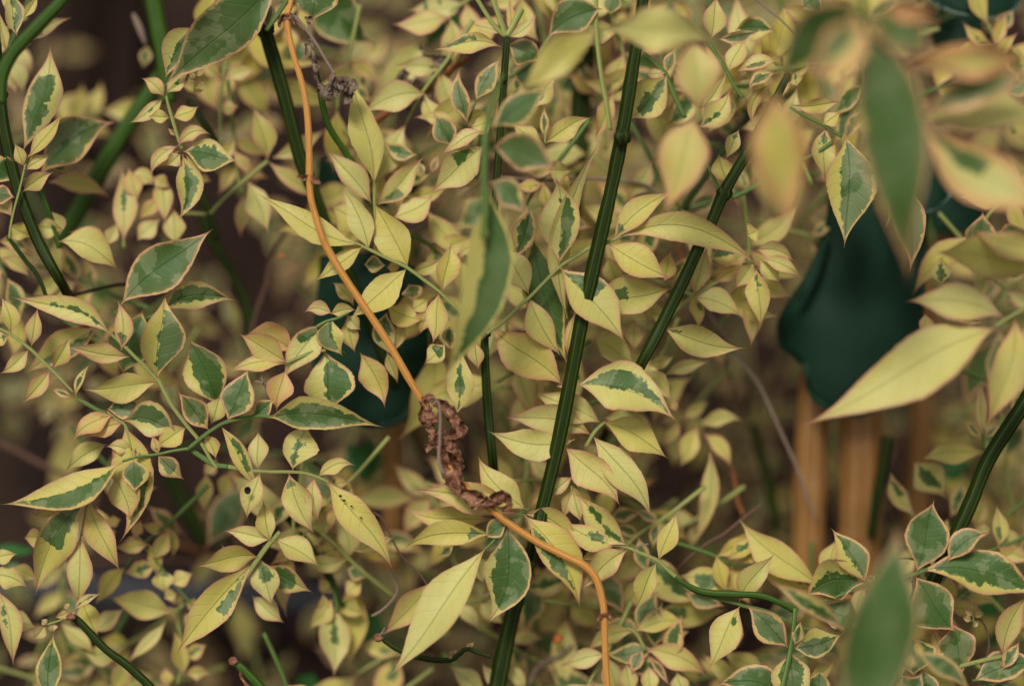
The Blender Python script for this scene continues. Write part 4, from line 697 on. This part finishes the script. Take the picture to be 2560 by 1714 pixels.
spray('yellow fringed leaves pointing left beneath the withered bud', '12', 2, [([(1800, 470), (1829, 440), (1890, 410)], 18, 'stalk_green')], [(300, 415, -15, 58, 190, -.05, Y, {'bt': '22', 'tt': '22', 'm': .4}), (1820, 445, 1120, 292, 190, .04, Y, {'m': .4}), (1640, 480, 1062, 400, 150, -.03, Y, {'z': 7})])
spray('hero trio of fringed leaves, one dark green, below the withered bud', '12', -3, [([(1760, 480), (1720, 550), (1640, 640), (1600, 680)], [20, 26, 20, 16], 'stalk_green')],
      [(1640, 580, 1050, 687, 155, .07, (-.1, .22, -.9, .8), {'m': .42, 'pink': .4}), (1605, 668, 965, 1518, 255, .0, Y, {'m': .42, 'pink': .5, 'tone': -.1}), (1745, 520, 1610, 1165, 290, -.10, (-.3, .82, -1.2, .68), {'m': .45, 'pink': .7, 'tilt': .002}), (1745, 515, 1590, 600, 120, .05, (-.3, 1.3, -1.3, 1.3))])
spray('blurred yellow leaf slanting behind the hero trio', '12', 12, [], [(1260, 880, 918, 1245, 165, .0), (1000, 600, 720, 690, 100), (1540, 700, 1590, 900, 130), (1300, 720, 1400, 640, 60, 0, 'G')])
spray('single yellow leaf pointing right below the leaning cane', '21', 4, [], [(1205, 705, 1740, 832, 185, .04, (.08, .2, -.5, .0), {'m': .38})])
spray('yellow sprig fanning out behind the leaning cane', '21', 12, [([(1240, 640), (1350, 530), (1470, 450), (1560, 400)], [22, 26, 22, 18], 'stalk')], [(1400, 490, 1490, 160, 130), (1390, 510, 1715, 635, 150, -.1), (1530, 410, 1760, 280, 90, -.05), (1250, 640, 1080, 600, 90), (1130, 680, 1110, 500, 120), (1200, 400, 1250, 200, 110), (1740, 330, 1700, 470, 90), (1500, 240, 1700, 200, 130, .05, (-.1, .8, -.9, 0))])
spray('star of yellow leaves with pointed tips left of the teal leaf', '31', 8, [([(-10, 290), (60, 270)], 16, 'stalk_green')], [(80, 315, 104, 712, 145, .0, (.1, .4, -.2, .3), {'m': .4}), (75, 200, 330, 275, 115, -.18), (100, 250, 240, 412, 115), (110, 250, 385, 385, 90, -.1), (60, 270, -60, 450, 120), (20, 100, 100, 60, 120)])
spray('yellow leaf hanging against the leaning cane, behind', '21', 16, [], [(1010, 650, 1000, 860, 130), (740, 760, 1020, 960, 190, -.05), (840, 240, 900, 450, 140), (1060, 990, 1250, 1180, 150, -.1), (1250, 1180, 1290, 1250, 60), (1100, 950, 1270, 890, 90)])
spray('pale blurred leaves hanging in the shade right of centre', '21', 36, [([(1430, 1330), (1560, 1250)], 20, 'stalk')], [(1440, 1340, 1720, 1310, 110, -.1), (1420, 1350, 1300, 1620, 140), (1330, 1290, 1500, 1180, 90), (1460, 1400, 1640, 1620, 110, -.15), (1300, 1320, 1200, 1480, 90), (120, 60, 210, 320, 100, 0, Y, {'bt': '22', 'tt': '22'})], hi=False)
spray('long pale leaf twisting down in the shade right of centre', '22', 28, [], [(1500, 30, 1390, 660, 130, -.08, Y)], hi=False)
spray('blurred trio of yellow leaves below the bend of the orange stem', '22', 16, [([(960, 1190), (1020, 1220), (1080, 1330)], 26, 'stalk')], [(1015, 1205, 1355, 1175, 150, -.1), (1005, 1210, 695, 1345, 125, .1), (1078, 1330, 1490, 1515, 175, -.09), (1060, 1335, 985, 1490, 100, 0, 'G'), (1100, 1370, 1245, 1568, 60, 0, 'G'), (1180, 1270, 1370, 1210, 110, 0, 'G', {'z': 4}), (960, 1420, 990, 1640, 130), (1100, 1440, 1120, 1640, 120), (1290, 1480, 1340, 1640, 120)])
spray('out of focus cream and green leaf behind the level green stem', '22', 22, [], [(1310, 850, 1690, 955, 190, -.05, (.2, .7, -.4, .6)), (1340, 960, 1600, 1050, 130, 0, 'G')])
S = spray('sprig of pointed yellow leaflets under the level green stem', '22', 3, [([(1500, 985), (1600, 1010), (1700, 1035), (0, 1045, '32'), (150, 1080, '32'), (300, 1150, '32'), (470, 1225, '32')], [18, 22, 24, 26, 26, 24, 20], 'stalk_green')],
      [(1697, 1048, 1492, 1462, 195, .03, (.1, .3, -.5, -.1), {'m': .4, 'pink': .7}), (1690, 1025, 205, 698, 150, -.03, Y, {'tt': '32', 'm': .4, 'pink': .7}), (1700, 1110, 1560, 1400, 130, .0, Y, {'z': 8})])
S = spray('bushy pink rimmed green and cream sprig at the bottom right', '32', -1, [([(335, 1060), (325, 1180), (305, 1320), (280, 1450), (245, 1600)], [32, 34, 36, 38, 38], 'stalk_green'), ([(300, 1320), (400, 1310)], 14, 'stalk_green')],
      [(288, 1315, 8, 1033, 185, .03, (-.1, .8, -.8, .75), {'pink': 1, 'm': .42}), (322, 1322, 645, 1225, 175, .05, (-.1, .85, -.4, .9), {'pink': .5, 'm': .45}), (310, 1345, 370, 1800, 235, 0, (-.1, .8, -.6, .6), {'pink': 1, 'm': .3}), (330, 1300, 372, 1140, 75, 0, 'm')])
spray('green leaf with scalloped patch and cream top on a slanting stalk, lower right', '32', 1, [([(470, 1035), (560, 1000), (680, 955), (790, 905), (860, 890)], [20, 22, 22, 20, 16], 'stalk_green')],
      [(795, 895, 567, 533, 185, .05, (-.1, .85, -.25, .95), {'pink': .9, 'm': .42, 'gp': .5}), (800, 900, 398, 1000, 250, .15, (-.1, .98, -1.1, .42), {'pink': .8, 'm': .45, 'gp': -.5}), (500, 1010, 800, 1150, 200, .1, 'G', {'z': 3, 'm': .5}), (795, 930, 730, 1110, 100, .05, Y, {'pink': 1}), (800, 880, 860, 840, 50, 0, 'G')])
spray('three broad pink rimmed green leaflets at the lower right', '32', -3, [([(990, 850), (1060, 845), (1120, 835), (1200, 805)], [20, 26, 30, 22], 'stalk_green')],
      [(1125, 825, 1243, 350, 275, -.02, (-.3, .97, -.95, .95), {'pink': 1, 'm': .5, 'fold': .2}), (1150, 815, 1960, 990, 260, -.08, (-.3, .96, -.95, .62), {'pink': 1, 'm': .5, 'wav': 2.4}), (1120, 850, 1388, 1217, 285, .0, (-.3, .97, -.9, .95), {'pink': 1, 'm': .5, 'fold': .2}), (1330, 760, 1620, 570, 150, -.12, (-.3, .95, -.9, .95), {'pink': 1}), (1095, 860, 990, 1050, 90, 0, Y, {'z': 3, 'pink': 1}), (960, 1000, 1080, 900, 60)])
spray('very soft dark green leaf rising from the bottom edge close to the lens', '32', -90, [], [(780, 1850, 1015, 500, 430, .0, 'G', {'m': .4, 'p0': .9, 'p1': 1.2, 'fold': .12, 'pink': 1, 'gp': -.6})], hi=True)
spray('soft bright green leaf arrow left of the soft dark one', '32', -20, [([(600, 1195), (660, 1200), (700, 1120), (695, 1030)], [20, 34, 30, 14], 'cane_bright')], [(655, 1215, 165, 870, 125, .03, (-.2, .97, -.9, .35), {'fold': .2}), (610, 1190, 500, 1060, 60, 0, Y)])
spray('soft bright green shoots right of the soft dark leaf', '32', -26, [([(1000, 1270), (1060, 1200), (1140, 1150), (1215, 1145)], [30, 40, 36, 20], 'cane_bright')], [(1120, 1340, 1490, 1620, 130, -.08, 'G', {'fold': .2}), (1110, 1330, 1180, 1320, 100), (1100, 1360, 1080, 1470, 70)])
spray('rounded grey green leaves crowding the bottom right', '32', 4, [], [(1425, 1490, 1360, 1150, 245, .02, (-.2, 1, -.88, .9), {'m': .55, 'gp': .2}), (1110, 1500, 1080, 1230, 270, .03, (-.2, 1, -.9, .85), {'m': .5, 'pink': .8}), (1270, 1380, 1235, 1170, 70, 0, Y), (980, 1620, 1160, 1470, 180, .2, (-.2, 1, -.9, .9), {'pink': 1}), (1200, 1640, 1170, 1450, 130, 0, 'G'), (1280, 1440, 1300, 1340, 50, 0, 'g')])
spray('jagged dark green leaf and yellow leaf on pale stalk at the right edge', '32', 3, [([(1400, 1440), (1510, 1412), (1600, 1390), (1700, 1370)], [30, 30, 30, 26], 'stalk'), ([(1490, 1530), (1600, 1525), (1720, 1520)], 16, 'stalk_green')], [(1695, 1375, 1870, 960, 150, -.1, Y), (1500, 1535, 1960, 1400, 190, -.05, (-.3, 1.1, -1.2, .8)), (1700, 1390, 1700, 1470, 50), (1690, 1460, 1800, 1270, 90, 0, 'm', {'pink': 1}), (1600, 1550, 1850, 1580, 90, 0, 'G')])
spray('green leaf with pink arched rim peeking up at the bottom right', '32', 5, [], [(260, 1660, -190, 1560, 220, .18, (-.2, 1, -.9, .85), {'pink': .9}), (480, 1650, 500, 1450, 150, 0, (-.2, .9, -.8, .8)), (420, 1500, 590, 1400, 90, .1, Y, {'pink': .8})])
spray('broad soft yellow leaf slanting behind the leaning sprig at the lower right', '32', 14, [], [(500, 920, -30, 480, 225, -.03, Y, {'m': .5}), (520, 870, 615, 600, 150), (420, 980, 540, 830, 110)])
spray('tiny dry yellow buds right of the three broad leaflets', '32', 4, [([(1500, 1160), (1495, 1050)], 12, 'stalk')], [(1495, 1110, 1440, 1060, 40), (1500, 1090, 1500, 1015, 44), (1500, 1110, 1570, 1085, 44), (1490, 1140, 1425, 1120, 40), (1495, 1180, 1530, 1140, 36)])
spray('yellow leaves fanned in the right background above the cane', '32', 24, [([(1620, 540), (1720, 450), (1840, 350)], 22, 'stalk_green')], [(1175, 85, 1600, 45, 150, -.1), (1500, 530, 1590, 330, 130), (1640, 540, 1830, 760, 170, -.05), (1610, 540, 1480, 560, 100, 0, 'p'), (1330, 480, 1250, 880, 200, .05), (1550, 900, 1420, 940, 80)])
spray('big pale spotted leaf right of the tan stalks', '32', 30, [], [(1110, 110, 1310, 340, 230, -.05, 'c'), (960, 180, 1130, 470, 120, .08, 'p'), (1440, 240, 1340, 480, 110, 0, 'c')])
spray('upright green sprout with narrow leaves right of the tan stalks', '31', 20, [([(1570, 1500), (1560, 1350)], 26, 'stalk_green')], [(1560, 1400, 1548, 1030, 85, .0), (1550, 1420, 1430, 1290, 60, 0, 'G'), (1570, 1420, 1680, 1330, 60, 0, 'G'), (1560, 1380, 1480, 1250, 50, 0, 'G')])
spray('dark green blade behind the soft yellow sprig, right', '31', 60, [], [(1700, 750, 1430, 1230, 220, 0, 'G', {'gp': -1}), (1450, 560, 1700, 350, 120, 0, 'G')], hi=False)
spray('pale green soft leaves at the right edge beside the teal leaf', '30', 30, [], [(1829, 560, 1680, 230, 150, 0, 'm'), (1700, 620, 1900, 500, 140, 0, 'G'), (1650, 200, 1760, 60, 110, 0, 'G')], hi=False)

# a few plain green shrub leaves
def plain_shrub(label, z, tile, specs):
    root = tag(empty('green_shrub', P(*full(tile, specs[0][0], specs[0][1]), z / 1000)), label, 'shrub')
    for s in specs: leaf(root, tile, s, z / 1000, 'leaf_blade', False, 'plain')
plain_shrub('bright plain green shrub leaves behind the top centre', 34, '10', [(1310, 90, 1225, 310, 150, 0), (1320, 100, 1200, -60, 120, 0), (1330, 110, 1520, 220, 110, 0), (1320, 90, 1420, -40, 100, 0), (1300, 120, 1180, 180, 80, 0)])
plain_shrub('bright green blades glimpsed behind the low orange brown stalk', 60, '12', [(860, -60, 800, 270, 190, 0), (700, -20, 840, 230, 160, 0), (900, 1090, 760, 1300, 240, 0), (480, 1480, 400, 1640, 160, 0)])
plain_shrub('deep green blades low at the right of the tan stalks', 70, '32', [(1250, 180, 1500, 100, 160, 0), (1500, 950, 1700, 1100, 180, 0), (1600, 1050, 1640, 1350, 200, 0), (1700, 1560, 1500, 1420, 160, 0), (1400, 1010, 1640, 930, 140, 0)])
plain_shrub('green blades showing dimly at the left edge', 50, '02', [(-60, 660, 260, 680, 80, 0), (-40, 800, 240, 850, 110, 0)])

# ================================================================ background sprays, each its own plant part in the thicket
MARKS = [((760, 430), 'the dried collar of the orange stem'), ((640, 60), 'the big green leaf at the top'), ((1060, 1010), 'the withered bud'), ((1530, 350), 'the node of the tall ridged cane'), ((1390, 1130), 'the foot of the tall ridged cane'), ((1810, 480), 'the forked node of the leaning cane'), ((1610, 920), 'the lower end of the leaning cane'),
         ((2120, 850), 'the large teal leaf'), ((2320, 450), 'the round teal leaf'), ((2100, 1250), 'the tan stalks'), ((1480, 1420), 'the bend of the orange stem'), ((1330, 650), 'the small stalk fork right of centre'), ((900, 640), 'the central yellow sprig'), ((480, 950), 'the left sprig of leaflets'), ((200, 1480), 'the grey pipe'),
         ((330, 500), 'the thick soft cane at the left'), ((60, 560), 'the left edge cane'), ((2400, 1400), 'the three broad green leaflets'), ((1700, 1300), 'the shade right of centre'), ((1000, 200), 'the withered grey flower'), ((1150, 1500), 'the long yellow blade at the bottom'), ((720, 1420), 'the dark arching stem'), ((2450, 950), 'the soft yellow sprig at the right'),
         ((1900, 1560), 'the level green stem'), ((2200, 200), 'the soft green cluster at the top right'), ((1300, 60), 'the whorl at the top centre'), ((1800, 100), 'the top edge right of the tall cane'), ((400, 1550), 'the dark stem at the bottom left'), ((1240, 1640), 'the bottom dark cane')]
DARK = [(300, 130, 190, 210), (330, 470, 120, 60), (560, 600, 90, 130), (690, 290, 60, 80), (950, 830, 120, 150), (1130, 60, 70, 60), (90, 1150, 130, 130), (430, 1220, 100, 70), (270, 1470, 180, 80), (800, 1610, 130, 100), (2130, 830, 200, 210), (2420, 150, 110, 110), (2450, 510, 80, 70), (2090, 1180, 230, 240), (1860, 1130, 120, 190), (2330, 430, 120, 130), (2400, 60, 130, 90), (650, 800, 60, 130), (480, 60, 60, 60), (150, 860, 60, 60)]
r = random.Random(21); placed = []; used = set(); nb = 0
FORMS = ['small', 'long', 'drooping', 'upright', 'level', 'short', 'narrow', 'broad', 'crowded', 'loose']
SHADES = ['pale yellow', 'clear yellow', 'cream and green', 'dull yellow', 'greenish yellow', 'green centred', 'mostly green']
def mid_stage(x, y, z0):
    # the sharp leaves of the left half stand almost alone; the thicket closes up behind the middle and the right
    return z0 < .03 and (((x - 930) ** 2 / 190 ** 2 + (y - 840) ** 2 / 220 ** 2 < 1) or (x < 820 and r.random() < .72) or ((x - 2130) ** 2 / 380 ** 2 + (y - 1000) ** 2 / 520 ** 2 < 1) or (1650 < x < 1980 and 950 < y < 1300 and r.random() < .6))
tries = 0
STAGES = [(130, 92, .034, .13, 78, 150), (130 + 85, 104, .018, .042, 90, 160)]
for NMAX, GAP, Z0, Z1, B0, B1 in STAGES:
  placed = []; tries = 0
  while nb < NMAX and tries < 5000:
    tries += 1
    x, y = r.uniform(-60, 2620), r.uniform(-60, 1780)
    inside = any(((x - a) / c) ** 2 + ((y - b) / d) ** 2 < 1 for a, b, c, d in DARK)
    left = x < 720 and not inside
    if mid_stage(x, y, Z0) or inside or (x < 800 and r.random() < .5): continue
    if any(math.hypot(x - a, y - b) < GAP for a, b in placed): continue
    z = r.choice([r.uniform(Z0, Z0 + (Z1 - Z0) * .3), r.uniform(Z0 + (Z1 - Z0) * .3, Z1)]); mid_ = Z0 < .03
    if z > ground_z(x, y, .02): continue
    L = r.uniform(110, 210); ang = r.uniform(-math.pi, math.pi) if r.random() < .35 else r.uniform(.2, 2.9); ex_, ey_ = x + math.cos(ang) * (L + 90), y + math.sin(ang) * (L + 90)
    if any(((ex_ - a) / c) ** 2 + ((ey_ - b) / d) ** 2 < 1 for a, b, c, d in DARK if c > 105 and (a > 1900 or (mid_ and a > 900))): continue
    placed.append((x, y)); nb += 1
    shade = r.choice(SHADES[:2] + SHADES[3:5] + ['clear yellow', 'pale yellow', 'green centred'] + (['mostly green'] if mid_ else ['mostly green', 'mostly green', 'mostly green']) if mid_ or 850 < x < 1850 else SHADES + ['mostly green', 'mostly green'])
    npairs = r.choice([1, 2, 2, 3]); dxx, dyy = math.cos(ang), math.sin(ang); big = r.uniform(B0, B1)
    form = 'drooping' if dyy > .75 else 'upright' if dyy < -.6 else ('broad' if big > B1 * .9 else 'long' if L > 175 else 'small' if big < B0 * 1.35 else 'loose' if npairs < 2 else 'level')
    cands = sorted(MARKS, key=lambda q: math.hypot(q[0][0] - x, q[0][1] - y))
    lab = None
    for (mx, my), ph in cands[:5]:
        ddx, ddy = x - mx, y - my
        if math.hypot(ddx, ddy) < 60: rel = 'directly behind'
        else: rel = ('below' if ddy > 0 else 'above') if abs(ddy) > abs(ddx) * 1.6 else (('right of' if ddx > 0 else 'left of') if abs(ddx) > abs(ddy) * 1.6 else ('below and ' if ddy > 0 else 'above and ') + ('right of' if ddx > 0 else 'left of'))
        cand = f'{"soft" if mid_ else "blurred"} {form} {shade} sprig {rel} {ph}'
        if cand not in used: lab = cand; break
    if lab is None: lab = f'{"soft" if mid_ else "blurred"} {form} {shade} sprig deep between {cands[0][1]} and {cands[1][1]}'
    used.add(lab)
    lab = ' '.join(lab.split()[:16])
    def pat():
        q = r.random()
        if shade in ('cream and green', 'green centred'): return 'm' if q < .35 else 'c' if q < .6 else 'l' if q < .75 else 'y'
        if shade == 'mostly green': return 'g' if q < .7 else 'm'
        return 'y' if q < .82 else 'c' if q < .9 else 'p'
    tone = {'pale yellow': -.2, 'clear yellow': .5, 'dull yellow': .9, 'greenish yellow': 1.2}.get(shade, .3)
    x2, y2 = x + dxx * L, y + dyy * L
    root = tag(empty('jasmine_sprig', P(x, y, z)), lab, 'jasmine sprig', 'jasmine sprigs just behind the sharp ones' if mid_ else 'blurred jasmine sprigs filling the thicket')
    stem('leaf_stalk', r.choice(['stalk', 'stalk_green', 'stalk']), None, [(x - dxx * 120, y - dyy * 120), (x, y), ((x + x2) / 2 - dyy * 8, (y + y2) / 2 + dxx * 8), (x2, y2)], [12, 11, 9, 7], z, root, sides=6)
    for k in range(npairs):
        t = .15 + .75 * k / npairs; bx, by = x + dxx * L * t, y + dyy * L * t
        for sd_ in (-1, 1):
            a2 = ang + sd_ * r.uniform(.6, 1.2); ll = big * r.uniform(.7, 1.05)
            leaf(root, None, (bx, by, bx + math.cos(a2) * ll, by + math.sin(a2) * ll, ll * r.uniform(.36, .5), r.uniform(-.12, .12), pat(), {'tone': tone}), z + r.uniform(-.004, .004), hi=False)
    ll = big * r.uniform(1.1, 1.7); a2 = ang + r.uniform(-.2, .2)
    leaf(root, None, (x2, y2, x2 + math.cos(a2) * ll, y2 + math.sin(a2) * ll, ll * r.uniform(.32, .42), r.uniform(-.15, .15), pat(), {'tone': tone}), z, hi=False)

# ================================================================ undergrowth too far gone to count: one mass of leaves low over the soil
def undergrowth():
    r = random.Random(5); V, F, A = [], [], {'lf': [], 'sz': [], 'pat': [], 'tone': []}
    n = 0
    while n < 1700:
        x, y = r.uniform(-250, 2850), r.uniform(-300, 1900)
        dens = .22 if x < 900 else .6
        if any(((x - a) / (c * .9)) ** 2 + ((y - b) / (d * .9)) ** 2 < 1 for a, b, c, d in DARK[:8] + DARK[9:10]): dens *= .12
        if r.random() > dens: continue
        gz = ground_z(x, y, .01)
        z = min(gz, r.uniform(.14, .27)); n += 1
        a = r.uniform(-3.1, 3.1); L = r.uniform(50, 120); q = r.random()
        v, f, at = leaf_mesh((x, y), (x + math.cos(a) * L, y + math.sin(a) * L), L * r.uniform(.32, .5), r.uniform(-.1, .1), 'G' if q < .82 else 'm' if q < .87 else 'y', (z, z + r.uniform(-.008, .008)), nu=5, nv=2, tone=r.uniform(0, 1.2), gp=-.6)
        o = len(V); V += v; F += [tuple(i + o for i in g) for g in f]
        for k in A: A[k] += at[k][1]
    o = link('undergrowth', V, F, M['leaf'], None, {k: ('FLOAT_COLOR' if k == 'pat' else 'FLOAT_VECTOR', d) for k, d in A.items()})
    tag(o, 'dim mass of blurred leaves low over the soil', 'undergrowth', kind='stuff')
undergrowth()
def stems_mass():
    r = random.Random(9); V, F, st = [], [], []
    for i in range(90):
        x, y = r.uniform(900, 2700), r.uniform(300, 1700); z = min(r.uniform(.09, .2), ground_z(x, y, .02)); a = r.uniform(1.0, 2.1); L = r.uniform(150, 420)
        pts = [(x, y, 9, z), (x + math.cos(a) * L * .5 + r.uniform(-25, 25), y + math.sin(a) * L * .5, 9, z + .01), (x + math.cos(a) * L, y + math.sin(a) * L, 8, z + .02)]
        v, f, at = tube_mesh(pts, sides=5, step=4); o = len(V); V += v; F += [tuple(i + o for i in g) for g in f]; st += at['st'][1]
    o = link('undergrowth_stems', V, F, M['twig'], None, {'st': ('FLOAT_VECTOR', st)}); tag(o, 'tangle of thin brown stems lost in the blurred background', 'undergrowth', kind='stuff')
stems_mass()
dup = {k: v for k, v in LABELS.items() if len(v) > 1}
print('DUP LABELS', list(dup)[:10], 'LONG', [k for k in LABELS if not 4 <= len(k.split()) <= 16][:5], 'N', len(bpy.data.objects))
